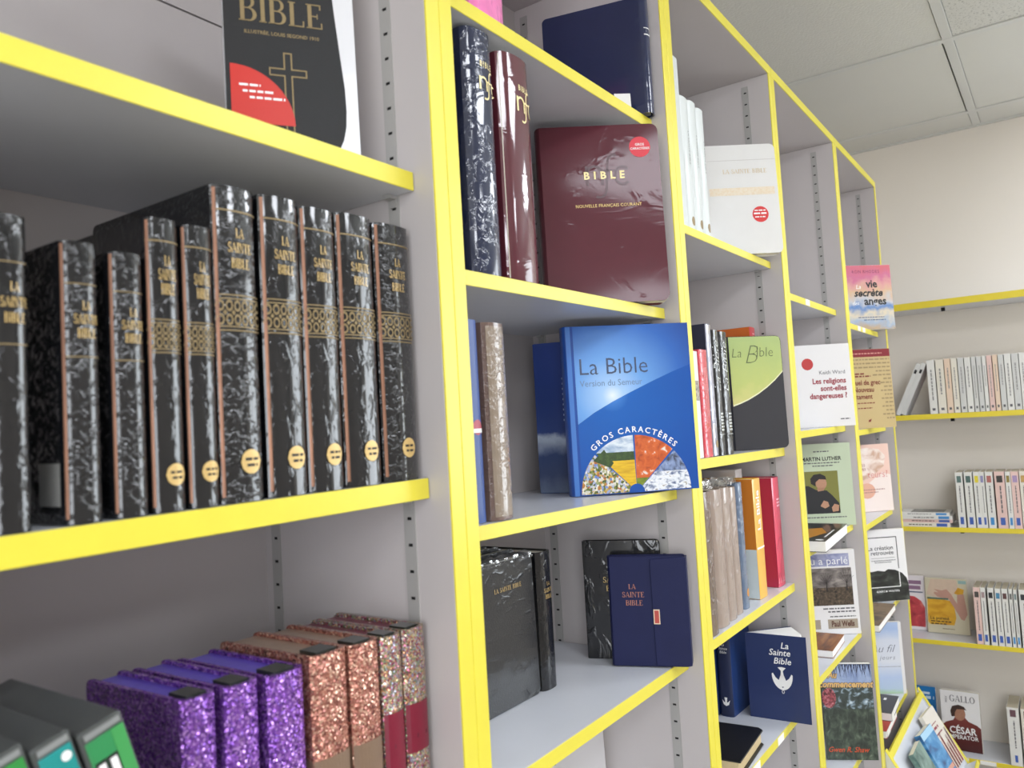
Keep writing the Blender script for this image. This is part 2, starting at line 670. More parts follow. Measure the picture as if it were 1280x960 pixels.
    def rect(s, surf, a0, a1, c0, c1, mat, name='cover_picture', lvl=1, n=None, label=None):
        n = n or (10 if (surf == 'spine' and s.bulge) else 1)
        P = []
        for i in range(n):
            x0, x1 = a0 + (a1 - a0) * i / n, a0 + (a1 - a0) * (i + 1) / n
            P.append([(x0, c0), (x1, c0), (x1, c1), (x0, c1)])
        return s.polys(surf, P, mat, name, lvl, label)

    def disc(s, surf, a, c, r, mat, name='sticker', lvl=1, label=None, ry=None, n=24):
        ry = ry or r
        if surf == 'spine':
            P = []
            k = 12
            for i in range(k):
                x0, x1 = -r + 2 * r * i / k, -r + 2 * r * (i + 1) / k
                y0, y1 = [ry * math.sqrt(max(0, 1 - (x / r) ** 2)) for x in (x0, x1)]
                P.append([(a + x0, c - y0), (a + x1, c - y1), (a + x1, c + y1 + 1e-6), (a + x0, c + y0 + 1e-6)])
            return s.polys(surf, P, mat, name, lvl, label)
        return s.polys(surf, [[(a + r * math.cos(2 * PI * i / n), c + ry * math.sin(2 * PI * i / n)) for i in range(n)]], mat, name, lvl, label)

    def print_lines(s, surf, rows, mat, name='small_print', lvl=2, vert=False, seed=0):
        """print too small to read: rows of (a0, a1, c, height) broken into word-long dashes"""
        rd = random.Random(seed)
        P = []
        for a0, a1, c, hh in rows:
            x = a0
            while x < a1:
                wd = hh * rd.uniform(1.2, 4.0)
                x1 = min(a1, x + wd)
                if vert:
                    P.append([(c, x), (c + hh, x), (c + hh, x1), (c, x1)])
                else:
                    P.append([(x, c), (x1, c), (x1, c + hh), (x, c + hh)])
                x = x1 + hh * 0.7
        return s.polys(surf, P, mat, name, lvl)


def spine_out(name, label, xl, xr, y, z, h, depth, cover, rz=0, **kw):
    """book standing with its spine towards the shop, spine from xl to xr"""
    bulge = kw.get('bulge', 0.0)
    yy = y + bulge
    a = R(rz)
    # rotation pivots about the spine centre
    cx = (xl + xr) / 2
    t = xr - xl
    ox, oy = t / 2, depth / 2
    return Book(name, label, (cx + ox * math.cos(a) - oy * math.sin(a), yy + ox * math.sin(a) + oy * math.cos(a), z), 90 + rz, depth, t, h, cover, **kw)


ORD = ['first', 'second', 'third', 'fourth', 'fifth', 'sixth', 'seventh', 'eighth', 'ninth', 'tenth', 'eleventh', 'twelfth', 'thirteenth', 'fourteenth', 'fifteenth']

# ================================================================ the room
def struct(name, mb, mat):
    o = mb.obj(name, mat)
    o['kind'] = 'structure'
    return o


XW, YB, ZC = 3.5, 0.80, 2.5
struct('floor', MB().box(-2.3, XW + 0.1, -3.3, YB + 0.1, -0.1, 0), FLOOR)
wf = MB()
wf.box(XW, XW + 0.1, -0.80, YB + 0.1, 0, 2.75).box(XW, XW + 0.1, -3.3, -2.3, 0, 2.75).box(XW, XW + 0.1, -2.3, -0.80, 0, 0.95).box(XW, XW + 0.1, -2.3, -0.80, 2.35, 2.75)
struct('wall_far', wf, WALLP)
fr = MB()
for y in (-2.3, -1.575, -0.85):
    fr.box(XW + 0.02, XW + 0.09, y, y + 0.05, 0.95, 2.35)
fr.box(XW + 0.02, XW + 0.09, -2.3, -0.80, 0.95, 1.0).box(XW + 0.02, XW + 0.09, -2.3, -0.80, 2.30, 2.35)
struct('window_2', fr, WHITE_METAL)
struct('wall_back', MB().box(-2.3, XW, YB, YB + 0.1, 0, 2.75), WALLP)
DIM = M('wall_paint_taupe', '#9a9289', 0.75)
struct('wall_front', MB().box(-2.2, XW, -3.3, -3.2, 0, 2.75), DIM)
wf = MB()
wf.box(-2.3, -2.2, -3.3, -2.25, 0, 2.75).box(-2.3, -2.2, -0.25, YB, 0, 2.75).box(-2.3, -2.2, -2.25, -0.25, 0, 0.6).box(-2.3, -2.2, -2.25, -0.25, 2.3, 2.75)
struct('wall_near', wf, DIM)
fr = MB()
for y in (-2.25, -1.6, -0.95, -0.3):
    fr.box(-2.29, -2.22, y, y + 0.05, 0.6, 2.3)
fr.box(-2.29, -2.22, -2.25, -0.25, 0.6, 0.65).box(-2.29, -2.22, -2.25, -0.25, 2.25, 2.3)
struct('window_1', fr, WHITE_METAL)

# suspended ceiling: slab, bars and single tiles
ceil = struct('ceiling', MB().box(-2.2, XW, -3.2, YB, ZC + 0.12, ZC + 0.2), TILE_B)
xs = [3.305, 2.600, 1.895, 1.190, 0.485, -0.22, -0.925, -1.63]
ys = [0.2065, -0.4985, -1.2035, -1.9085, -2.6135]
bw = 0.0135
for x in xs:
    bevel(MB().box(x - bw, x + bw, -3.2, YB, ZC - 0.004, ZC + 0.03).obj('ceiling_bar', TBAR, ceil), 0.001, 1)
for y in ys:
    bevel(MB().box(-2.2, XW, y - bw, y + bw, ZC - 0.003, ZC + 0.03).obj('ceiling_bar', TBAR, ceil), 0.001, 1)
MB().box(XW - 0.022, XW - 0.001, -3.2, YB, ZC - 0.005, ZC + 0.02).obj('wall_angle', TBAR, ceil)
lamp_cells = {(0.485, -0.4985): 'nearest the left bookcase', (3.305, -0.4985): 'in the corner by the far wall', (1.895, -0.4985): 'nearest the bookcases', (1.895, -1.9085): 'second row back, before the far wall', (-0.925, -1.9085): 'behind the viewer'}
ex = [XW] + xs + [-2.2]
ey = [YB] + ys + [-3.2]
for i in range(len(ex) - 1):
    for j in range(len(ey) - 1):
        x1, x0 = ex[i], ex[i + 1]
        y1, y0 = ey[j], ey[j + 1]
        if (ex[i], ey[j]) in lamp_cells:
            continue
        gap = 0.003 if (i, j) == (1, 0) else 0
        m_ = TILE_A if i == 2 and j == 0 else (TILE_C if i == 2 and j == 1 else TILE_B)
        o = MB().box(x0 + bw + 0.0015, x1 - bw - 0.0015, y0 + bw + 0.0015 + gap, y1 - bw - 0.0015, ZC, ZC + 0.015).obj('ceiling_tile', m_, ceil)
for k, (x, y) in enumerate(sorted(lamp_cells)):
    o = empty('ceiling_light', (x - 0.3525, y - 0.3525, ZC - 0.004))
    tag(o, 'square white ceiling light panel in the ceiling grid, ' + lamp_cells[(x, y)], 'ceiling light', 'ceiling light panels')
    hf = MB().box(-0.335, 0.335, -0.335, -0.30, 0, 0.06).box(-0.335, 0.335, 0.30, 0.335, 0, 0.06).box(-0.335, -0.30, -0.30, 0.30, 0, 0.06).box(0.30, 0.335, -0.30, 0.30, 0, 0.06)
    hf.obj('lamp_frame', WHITE_METAL, o)
    MB().box(-0.30, 0.30, -0.30, 0.30, 0.008, 0.014).obj('diffuser', LAMP, o)

# ================================================================ the bookcases
SEAM = [0.0248 + 0.5982 * k for k in range(6)]
YF, YS, YBK = 0.5, 0.5257, 0.79
ZTOP = 2.2375
PT = 0.0206
SH = {
    1: [(1.7135, 1.7135, .019), (1.4015, 1.4047, .020), (1.0750, 1.0750, .019), (.745, .745, .019), (.42, .42, .019)],
    2: [(1.9370, 1.9418, .018), (1.6240, 1.6285, .017), (1.3475, 1.3365, .016), (1.0705, 1.0705, .018), (.740, .740, .018), (.42, .42, .018)],
    3: [(1.7865, 1.7885, .0155), (1.3785, 1.3710, .018), (1.0705, 1.0730, .017), (.8045, .8045, .0165), (.53, .53, .017), (.30, .30, .017)],
    4: [(1.7330, 1.7330, .017), (1.4025, 1.4025, .017), (1.1250, 1.1250, .017), (.8275, .8275, .017), (.53, .53, .017), (.30, .30, .017)],
    5: [(1.7080, 1.7080, .017), (1.3825, 1.3825, .017), (1.0975, 1.0975, .017), (.8000, .8000, .017), (.487, .487, .017)]}


def bay_x(k):
    return SEAM[k - 1] + PT + 0.0003, SEAM[k] - PT - 0.0003


class ShelfZ(float):
    ki = None


def shz(k, i, x):
    a, b = bay_x(k)
    zl, zr, _ = SH[k][i]
    v = ShelfZ(zl + (zr - zl) * (x - a) / (b - a) + 0.0002)
    v.ki = (k, i)
    return v


# rail with its punched slots: shared meshes
RZ0, RZ1 = 0.12, 2.20
rb = MB()
sl = MB()
z = RZ0
rb.box(-0.0013, 0, 0, 0.0045, RZ0, RZ1).box(-0.0013, 0, 0.0105, 0.015, RZ0, RZ1)
while z < RZ1 - 0.0265:
    rb.box(-0.0013, 0, 0.0045, 0.0105, z, z + 0.0233)
    sl.box(-0.0005, -0.0001, 0.0045, 0.0105, z + 0.0233, z + 0.0265)
    z += 0.0265
rb.box(-0.0013, 0, 0.0045, 0.0105, z, RZ1)
BAYN = ['leftmost grey bookcase with yellow edges, holding black and glitter bibles', 'second grey bookcase with yellow edges, holding the blue cover bible',
        'third grey bookcase with yellow edges, holding white and green bibles', 'fourth grey bookcase with yellow edges, holding face-out paperbacks and an empty top shelf',
        'last grey bookcase with yellow edges, ending beside the slanted display']
rail_me = slot_me = None
for k in range(1, 6):
    x0, x1 = SEAM[k - 1] + 0.0003, SEAM[k] - 0.0003
    root = empty('bookcase', (x0, YF, 0))
    tag(root, BAYN[k - 1], 'bookcase', 'row of grey and yellow bookcases')
    W_ = x1 - x0
    D_ = YBK - YF

    def loc(mb):
        mb.v = [(a - x0, b - YF, c) for a, b, c in mb.v]
        return mb
    for sx in (0, 1):
        a, b = (x0, x0 + PT) if sx == 0 else (x1 - PT, x1)
        pn = bevel(loc(MB().box(a, b, YF + 0.0015, YBK, 0, ZTOP - 0.021)).obj('side_panel', MEL, root), 0.0006, 1)
        bevel(loc(MB().box(a - 0.0001, b + 0.0001, YF - 0.0008, YF + 0.0015, 0, ZTOP - 0.021)).obj('edge_strip', YEL, pn), 0.0009, 2)
        for yy in (0.547, 0.757):
            if rail_me is None:
                ro = rb.obj('slotted_rail', STEEL, pn)
                so = sl.obj('slots', DARK, ro)
                rail_me, slot_me = ro.data, so.data
            else:
                ro = bpy.data.objects.new('slotted_rail', rail_me)
                COL.objects.link(ro)
                ro.parent = root
                so = bpy.data.objects.new('slots', slot_me)
                COL.objects.link(so)
                so.parent = ro
            ro.parent = root
            so['kind'] = 'stuff'
            if sx == 1:
                ro.location = (a - x0, yy - YF, 0)
            else:
                ro.location = (b - x0, yy + 0.015 - YF, 0)
                ro.rotation_euler = (0, 0, PI)
    tp = bevel(loc(MB().box(x0, x1, YF + 0.0015, YBK, ZTOP - 0.0208, ZTOP)).obj('top_panel', MEL, root), 0.0006, 1)
    bevel(loc(MB().box(x0, x1, YF - 0.0012, YF + 0.0015, ZTOP - 0.0210, ZTOP + 0.0002)).obj('edge_strip', YEL, tp), 0.001, 2)
    a, b = bay_x(k)
    for z0, z1 in ((0.06, 0.448), (0.450, 1.188), (1.190, 1.9395), (1.942, ZTOP - 0.021)):
        loc(MB().box(a, b, YBK - 0.006, YBK, z0, z1)).obj('back_panel', MEL, root)
    loc(MB().box(a, b, YF + 0.03, YF + 0.045, 0, 0.06)).obj('plinth', MEL, root)
    for i, (zl, zr, th) in enumerate(SH[k] + [(0.10, 0.10, 0.018)]):
        g = 0.0015

        def slab(y0, y1, dz0, dz1):
            v = [(a + g, y0, zl - th + dz0), (b - g, y0, zr - th + dz0), (b - g, y1, zr - th + dz0), (a + g, y1, zl - th + dz0),
                 (a + g, y0, zl + dz1), (b - g, y0, zr + dz1), (b - g, y1, zr + dz1), (a + g, y1, zl + dz1)]
            m_ = MB()
            m_.v = v
            m_.f = [(0, 3, 2, 1), (4, 5, 6, 7), (0, 1, 5, 4), (1, 2, 6, 5), (2, 3, 7, 6), (3, 0, 4, 7)]
            return loc(m_)
        yb = YBK - 0.0065
        s_ = slab(YS + 0.0015, yb, 0, 0).obj('shelf', MELS, root)
        bevel(slab(YS, YS + 0.0015, -0.0001, 0.0).obj('edge_strip', YEL, s_), 0.0005, 1)
        c_ = MB()
        for yy in (0.5545, 0.7645):
            c_.box(a + 0.0013, a + 0.012, yy - 0.005, yy + 0.005, zl - th - 0.004, zl - th - 0.0002).box(b - 0.012, b - 0.0013, yy - 0.005, yy + 0.005, zr - th - 0.004, zr - th - 0.0002)
            c_.box(a + 0.0013, a + 0.003, yy - 0.004, yy + 0.004, zl - th - 0.012, zl - th - 0.004).box(b - 0.003, b - 0.0013, yy - 0.004, yy + 0.004, zr - th - 0.012, zr - th - 0.004)
        loc(c_).obj('shelf_clip', STEEL, s_)['kind'] = 'stuff'
        labs = {(3, 3): [1.475, 1.625], (4, 0): [2.09], (5, 0): [2.69, 2.76]}.get((k, i), [])
        for lx in labs:
            lo = loc(MB().box(lx - 0.019, lx + 0.019, YS - 0.0009, YS - 0.0001, zl - th + 0.001, zl - 0.001)).obj('price_label', LABEL, s_)

# ================================================================ shelf units on the far wall
FAR = [(1.8305, .025), (1.4110, .019), (.9955, .017), (.5820, .016), (.1720, .016)]
FN = ['topmost empty white wall shelf with a yellow edge on the far wall', 'white wall shelf on the far wall carrying cream spines and two leaning books',
      'white wall shelf on the far wall carrying the flat pile and blue-labelled paperbacks', 'white wall shelf on the far wall carrying the yellow blouse book',
      'lowest white wall shelf on the far wall with labels on its edge']
XF = 3.3
for i, (zt, th) in enumerate(FAR):
    rt = empty('wall_shelf', (XF, 0.78, zt - th))
    tag(rt, FN[i], 'shelf', 'white and yellow wall shelves')
    MB().box(0.002, XW - XF - 0.001, -1.45, 0, 0, th).obj('shelf_board', MELS, rt)
    bevel(MB().box(0, 0.002, -1.45, 0, -0.0002, th + 0.0002).obj('edge_strip', M('yellow_edge_far', '#e2cd36', 0.4, var=0.05), rt), 0.0006, 1)
    for yb in (-0.42, -1.1):
        MB().box(0.06, 0.075, yb - 0.006, yb + 0.006, -0.012, 0).obj('bracket_screw', DARK, rt)
    if i == 4:
        for yy, s_ in ((0.425, .06), (0.335, .05)):
            MB().box(-0.001, 0, yy - s_ / 2 - 0.78, yy + s_ / 2 - 0.78, 0.001, th - 0.001).obj('price_label', LABEL, rt)

# ================================================================ slanted display in front of the last bookcase
dr = empty('display_rack', (SEAM[4], 0.48, 0))
tag(dr, 'slanted grey display rack with yellow edges at the foot of the last bookcase', 'display rack')
dx0, dx1 = 2.4384, 3.0360
prof = [(0.4985, 0.0), (0.4985, 0.487), (0.3480, 0.2320), (0.3480, 0.0)]


def side(xa, xb):
    m_ = MB()
    k = 4
    m_.v = [(xa, y, z) for y, z in prof] + [(xb, y, z) for y, z in prof]
    m_.f = [(0, 1, 2, 3), (7, 6, 5, 4)] + [(i, (i + 4), (i + 1) % 4 + 4, (i + 1) % 4) for i in range(4)]
    m_.v = [(a - SEAM[4], b - 0.48, c) for a, b, c in m_.v]
    return m_


def slope_strip(xa, xb, n0, n1, t0=0.0, t1=1.0):
    """board on the slope, n = offset along the slope's normal"""
    A, B = Vector((0, 0.4985, 0.487)), Vector((0, 0.3480, 0.2320))
    n = Vector((0, -(A.z - B.z), (A.y - B.y))).normalized()
    P0, P1 = A.lerp(B, t0), A.lerp(B, t1)
    m_ = MB()
    q = [P0 + n * n0, P1 + n * n0, P1 + n * n1, P0 + n * n1]
    m_.v = [(xa - SEAM[4], p.y - 0.48, p.z) for p in q] + [(xb - SEAM[4], p.y - 0.48, p.z) for p in q]
    m_.f = [(0, 1, 2, 3), (7, 6, 5, 4)] + [(i, i + 4, (i + 1) % 4 + 4, (i + 1) % 4) for i in range(4)]
    return m_


sp = side(dx1 - 0.018, dx1).obj('side_panel', MELS, dr)
slope_strip(dx1 - 0.0182, dx1 + 0.0002, 0, 0.002).obj('edge_strip', YEL, sp)
sp = side(dx0, dx0 + 0.018).obj('side_panel', MELS, dr)
slope_strip(dx0, dx0 + 0.018, 0, 0.002).obj('edge_strip', YEL, sp)
slope_strip(dx0 + 0.018, dx1 - 0.018, -0.016, -0.006, .1, 1).obj('slanted_board', MELS, dr)
tb = slope_strip(dx0 + 0.018, dx1 - 0.018, -0.006, 0.002, .04, 0.1).obj('top_strip', YEL, dr)
lp = slope_strip(dx0 + 0.018, dx1 - 0.03, -0.006, 0.034, 0.87, 0.905).obj('front_lip', MELS, dr)
slope_strip(dx0 + 0.018, dx1 - 0.03, 0.034, 0.038, 0.868, 0.907).obj('edge_strip', YEL, lp)

# ================================================================ books, bay one
BLK = M('black_leather_film', '#101114', 0.5, coat=1.0, coat_rough=0.06, crinkle=0.30, cr_scale=(130, 130, 190), var=0.2, v_scale=60, bump=0.3, b_scale=500)
BLK2 = M('black_film_vertical', '#101114', 0.5, coat=1.0, coat_rough=0.08, crinkle=0.16, cr_scale=(120, 120, 70), var=0.2, v_scale=60, bump=0.3, b_scale=500)
BLKM = M('black_board_matt', '#0f0f11', 0.55, var=0.15, v_scale=80, bump=0.2, b_scale=600)


def bible_spine(b, z_, h, t, style, seed):
    A = MB()
    V, F = [], []

    def add(g):
        n = len(V)
        V.extend(g[0])
        F.extend([tuple(i + n for i in q) for q in g[1]])

    def band(c0, c1, half=None):
        hw = half or t * 0.49
        k = 8
        for i in range(k):
            x0, x1 = -hw + 2 * hw * i / k, -hw + 2 * hw * (i + 1) / k
            add(([(x0, c0), (x1, c0), (x1, c1), (x0, c1)], [(0, 1, 2, 3)]))
    if style == 'full':
        b.txt('spine', [('LA', 0.001, h * .835, .0075), ('SAINTE', 0.001, h * .787, .0078), ('BIBLE', 0.001, h * .737, .0078)], 0, 0, 1, GOLD, serif=True, sx=min(.68, t / 0.062))
        band(h * .918, h * .923)
        b.mesh('gilt_line', 'spine', V, F, GOLD_D, 1)
        V, F = [], []
        band(h * .648, h * .652)
        band(h * .636, h * .640)
        band(h * .548, h * .552)
        band(h * .536, h * .540)
        nx = 6
        for row in (0, 1):
            for i in range(nx):
                cx = (-0.42 + 0.84 * i / (nx - 1)) * t
                cy = h * (.572 + .044 * row)
                for q in arcp(cx, cy, t * .075, h * .019, 0, 360, t * .03, h * .008, 8):
                    add((q, [(0, 1, 2, 3)]))
        for i in range(nx - 1):
            cx = (-0.42 + 0.84 * (i + .5) / (nx - 1)) * t
            cy = h * .594
            add(([(cx - t * .04, cy), (cx, cy - h * .009), (cx + t * .04, cy), (cx, cy + h * .009)], [(0, 1, 2, 3)]))
        b.mesh('gilt_band', 'spine', V, F, GOLD_D, 1)['kind'] = 'stuff'
        rr = min(t * .3, .0095)
        st = b.disc('spine', t * .10, h * .125, rr, GOLD, 'round_sticker', 2)
        b.print_lines('spine', [(-rr * .6 + t * .1, rr * .7 + t * .1, h * .125 + rr * .1, rr * .22), (-rr * .45 + t * .1, rr * .6 + t * .1, h * .125 - rr * .4, rr * .22)], INK, 'sticker_print', 3, seed=seed)
    else:
        b.txt('spine', [('LA', 0.002, h * .755, .0058), ('SAINTE', 0.002, h * .705, .0062), ('BIBLE', 0.002, h * .655, .0062)], 0, 0, 1, GOLD, serif=True, sx=.62)
        band(h * .846, h * .850, t * .42)
        b.mesh('gilt_line', 'spine', V, F, GOLD_D, 1)
        V, F = [], []
        band(h * .585, h * .589, t * .42)
        b.mesh('gilt_band', 'spine', V, F, GOLD_D, 1)
    # warm reflection in the hinge, painted as a thin copper-coloured strip
    b.rect('spine', -t * .485, -t * .435, h * .02, h * .99, HINGE_GLINT, 'painted_hinge_glint', 1, n=2)


B1 = [  # xl, xr, h, depth, style, film
    (.2120, .2357, .1965, .125, 'plain', BLK2), (.2550, .2800, .1857, .130, 'plain', BLK), (.2875, .3120, .1831, .130, 'plain', BLK),
    (.3145, .3407, .2121, .140, 'full', BLK2), (.3430, .3690, .2114, .140, 'full', BLK2), (.3702, .4102, .2485, .175, 'full', BLK),
    (.4148, .4555, .2494, .170, 'full', BLK2), (.4570, .4965, .2477, .170, 'full', BLK2), (.4985, .5440, .2500, .170, 'full', BLK2),
    (.5469, .5955, .2491, .170, 'full', BLK)]
B1L = ['black wrapped bible cut by the left edge of the photo on the eye-level shelf', 'black bible with bare gold lettering and a grey price tag, second spine from the left',
       'short black bible with no round sticker, third spine from the left', 'slim black bible with a gold band, fourth spine from the left',
       'slim black bible with a gold band, fifth spine from the left just before the tallest', 'tallest deep black bible in the middle of the eye-level row, its cover reaching far back',
       'black gold-banded bible just right of the tallest one', 'black gold-banded bible second to the right of the tallest one',
       'black gold-banded bible next to last before the yellow post', 'last black gold-banded bible at the right end of the row, beside the side panel']
for i, (xl, xr, h, d, st, fm) in enumerate(B1):
    zz = shz(1, 1, (xl + xr) / 2)
    b = spine_out('bible', B1L[i], xl, xr, .5275, zz, h, d, fm, bulge=.007, group='black bibles on the eye-level shelf', pages=PAPER_G, r=.006)
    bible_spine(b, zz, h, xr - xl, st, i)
    if i == 1:
        b.rect('back', .034, .062, .012, .040, M('price_tag_grey', '#8f8f8c', 0.5), 'price_tag', 1)

# black boxed bible on the upper shelf
b = Book('bible', 'black and white bible box with a gold cross and a red corner, upper left shelf', (.4962, .5783, shz(1, 0, .49)), -34, .122, .034, .225,
         M('box_card_white', '#d9d9dc', 0.4, coat=.3), PAPER_W, style='hard', lean=3, inset=.001)
blk_pts = [(-.0608, .001)]
for px, pz in ((.034, .001), (.041, .010), (.0455, .020), (.0485, .034), (.0495, .05), (.049, .072), (.046, .105), (.0425, .146), (.040, .18), (.038, .224)):
    blk_pts.append((px, pz))
blk_pts.append((-.0608, .224))
b.polys('front', [blk_pts], BLKM, 'cover_field', 1)
b.txt('front', 'BIBLE', -.008, .131, .0250, GOLD_D, serif=True, track=.03, lvl=2)
b.txt('front', 'ILLUSTRÉE, LOUIS SEGOND 1910', -.008, .119, .0048, GOLD_D, 'subtitle_lettering', bold=.02)
b.print_lines('front', [(-.05, -.02, .168, .003)], GOLD_D, 'top_line', 2)
cw, th = .0040, .0013
cx, cz = -.004, .083
o_ = [(cx - cw, .018), (cx + cw, .018), (cx + cw, cz - cw), (cx + .0175, cz - cw), (cx + .0175, cz + cw), (cx + cw, cz + cw), (cx + cw, .103), (cx - cw, .103), (cx - cw, cz + cw), (cx - .0175, cz + cw), (cx - .0175, cz - cw), (cx - cw, cz - cw)]


def inset_poly(p, d):
    out = []
    n = len(p)
    for i in range(n):
        a, q, c = Vector(p[i - 1]), Vector(p[i]), Vector(p[(i + 1) % n])
        e1, e2 = (q - a).normalized(), (c - q).normalized()
        n1, n2 = Vector((-e1.y, e1.x)), Vector((-e2.y, e2.x))
        out.append(tuple(q + (n1 + n2) * d / (1 + n1.dot(n2))))
    return out


i_ = inset_poly(o_, th)
b.polys('front', [[o_[k], o_[(k + 1) % 12], i_[(k + 1) % 12], i_[k]] for k in range(12)], GOLD_D, 'cross_outline', 2)
b.polys('front', [[(-.0565, .030)] + [(-.0565 + .057 * math.sin(R(a)), .030 + .057 * math.cos(R(a))) for a in range(0, 91, 6)]], M('sticker_red', '#c8210f', 0.4), 'red_corner_label', 3)
b.print_lines('front', [(-.049, -.030, .066, .0022), (-.046, -.018, .060, .0022), (-.040, -.008, .054, .0022)], WHITE, 'label_print', 4)

# glitter bibles on the lower shelf
PURP = M_glitter('purple_glitter', ['#7342a0', '#8a52b4', '#9f68c8', '#7545a2', '#bd8fdc', '#5d358a'])
ROSE = M_glitter('rose_gold_glitter', ['#b87868', '#cc907c', '#9a5f54', '#e0b8a0', '#c08274', '#8c564e'])
MULTI = M_glitter('multicolour_glitter', ['#b05a76', '#a08f7c', '#7a8a6a', '#cbbb90', '#8a4a5e', '#a0a0b4', '#d09a70', '#d8d0c8'])
TAUPE = M('taupe_leather', '#7c6552', 0.45, var=.1, v_scale=90, bump=.2, b_scale=600)
BURG = M('burgundy_leather', '#7a1730', 0.4, var=.1, v_scale=90, bump=.2, b_scale=600)
PG_P = M('page_edge_purple', '#5b4bb0', 0.4, var=.15, v_scale=120, coat=.4)
PG_T = M('page_edge_tan', '#8d7766', 0.45, var=.15, v_scale=120, coat=.4)
PG_B = M('page_edge_wine', '#6d3442', 0.45, var=.15, v_scale=120, coat=.4)
HEAD = M('headband_dark', '#2b2f2a', 0.35, var=.4, v_scale=200, coat=.6)
G1 = [(.3326, .3614, .1926, PURP, PG_P, 2), (.3690, .3990, .1911, PURP, PG_P, 1), (.4080, .4440, .1882, PURP, PG_P, 0), (.4519, .4915, .1919, ROSE, PG_T, -1),
      (.4960, .5310, .1895, ROSE, PG_T, -1), (.5350, .5605, .1875, MULTI, PG_B, -2), (.5640, .5940, .1873, MULTI, PG_B, -1)]
GL = ['leftmost purple glitter bible on the lower shelf', 'middle one of the three purple glitter bibles', 'right one of the three purple glitter bibles, touching the rose gold ones',
      'rose gold glitter bible with a taupe lower half, left of its twin', 'rose gold glitter bible with a taupe lower half, right of its twin',
      'multicolour glitter bible with a wine red lower half, left of its twin', 'multicolour glitter bible with a wine red strip, rightmost beside the panel']
for i, (xl, xr, h, gm, pm, rz) in enumerate(G1):
    t = xr - xl
    b = spine_out('glitter_bible', GL[i], xl, xr, .532, shz(1, 2, xl), h, .125, gm, rz=rz * .6, bulge=.006, group='glitter bibles on the lower left shelf', pages=pm, board=.0035, inset=.0035, r=.006)
    MB().box(-.0615, -.040, t * .22, t * .78, h - .0045, h + .0012).obj('headband', HEAD, b.root)
    if gm is ROSE:
        b.rect('spine', -t * .497, t * .497, .0, h - .086, TAUPE, 'leather_strip', 1)
        b.rect('back', -.0625, .0625, .0, h - .086, TAUPE, 'leather_strip', 1)
    if gm is MULTI:
        zl = h - .070
        b.rect('spine', -t * .497, t * .497, (zl - .045 if i == 6 else 0), zl, BURG, 'leather_strip', 1)
        b.print_lines('spine', [(-t * .2, t * .35, zl - .032, .004)], M('blind_stamp', '#5e1226', 0.5), 'stamped_lettering', 2)

# children's film cases on the lower shelf
CASE = M('dvd_case_plastic', '#4a4d4c', 0.35, var=.12, v_scale=60, coat=.3)
INS = [M('case_sleeve_lime', '#3f9a52', 0.25, coat=1), M('case_sleeve_teal', '#168f8c', 0.25, coat=1), M('case_sleeve_green', '#2c8a50', 0.25, coat=1), M('case_sleeve_leaf', '#2f8e3f', 0.25, coat=1), M('case_sleeve_grass', '#46a04c', 0.25, coat=1)]
CL = ['grey plastic film case with a green sleeve, rightmost against the purple bible', 'grey plastic film case with a teal sleeve', 'grey plastic film case with a dark green sleeve, third from the right',
      'grey plastic film case with a leaf green sleeve at the left photo edge']
xr = .2760
for i, (t, im) in enumerate(((.0285, 2), (.0235, 1), (.0250, 3), (.0250, 4))):
    h, d, ln = .214, .150, 16.5
    root = empty('film_case', (xr + math.sin(R(ln)) * h - .006, .500 + i * .001, shz(1, 2, xr) + t * math.sin(R(ln))), (-R(ln), 0, R(90)))
    tag(root, CL[i], 'film case', 'leaning film cases on the lower left shelf')
    # local: x = depth (spine at x=0 facing the shop), y from 0 (right side) to t, z up
    bevel(MB().box(0, d, .0, t, 0, h).obj('case_shell', CASE, root), .0025, 3)
    bevel(MB().box(-.0012, .001, .0022, t - .0022, .006, h - .0075).obj('paper_sleeve', INS[im], root), .0006, 1)
    MB().box(-.0013, .0, .003, t - .003, h - .0055, h - .002).obj('shell_lip', M('dvd_lip', '#8a8c8b', 0.3), root)
    if i == 0:
        MB().box(-.0016, -.0012, .0022, t * .36, .006, h - .0075).obj('sleeve_stripe', INS[0], root)
    for zc, hh, yy in (((h - .030), .015, .62), ((h - .056), .02, .45)):
        bk, wh = MB(), MB()
        for q in (-1, 1):
            yc = t * yy + q * t * .13
            bk.box(-.0018, -.0014, yc - t * .12, yc + t * .12, zc - hh * .55, zc + hh * .55)
            wh.box(-.0022, -.0018, yc - t * .075, yc + t * .075, zc - hh * .42, zc + hh * .42)
        bk.obj('letter_outline', INK, root)
        wh.obj('letter_block', WHITE, root)
    if i == 1:
        m_ = MB()
        m_.plate([(t * .3 + .003 * math.cos(2 * PI * a / 16), h - .0135 + .003 * math.sin(2 * PI * a / 16)) for a in range(16)], 0, .0004)
        m_.v = [(-.0018 - y * .5, x, z) for x, y, z in m_.v]
        m_.obj('white_dot', WHITE, root)
    xr -= t / math.cos(R(ln)) + .0012

# ================================================================ books, bay two
def face_book(name, label, cx, cy, rz, w, h, z, t, cover, **kw):
    return Book(name, label, (cx, cy, z), rz, w, t, h, cover, **kw)


NAVYF = M('navy_film', '#1b2440', 0.5, coat=1, coat_rough=.08, crinkle=.25, cr_scale=(60, 60, 60), var=.12, v_scale=40)
BURGF = M('burgundy_film', '#5a2630', 0.5, coat=1, coat_rough=.07, crinkle=.10, cr_scale=(14, 14, 18), var=.08, v_scale=40)
GREYB = M('grey_cloth_book', '#8d8a88', 0.55, var=.08)
PINKF = M('pink_film', '#e77bb4', 0.4, coat=1, coat_rough=.08, crinkle=.8, cr_scale=(90, 90, 30), var=.15, v_scale=60)

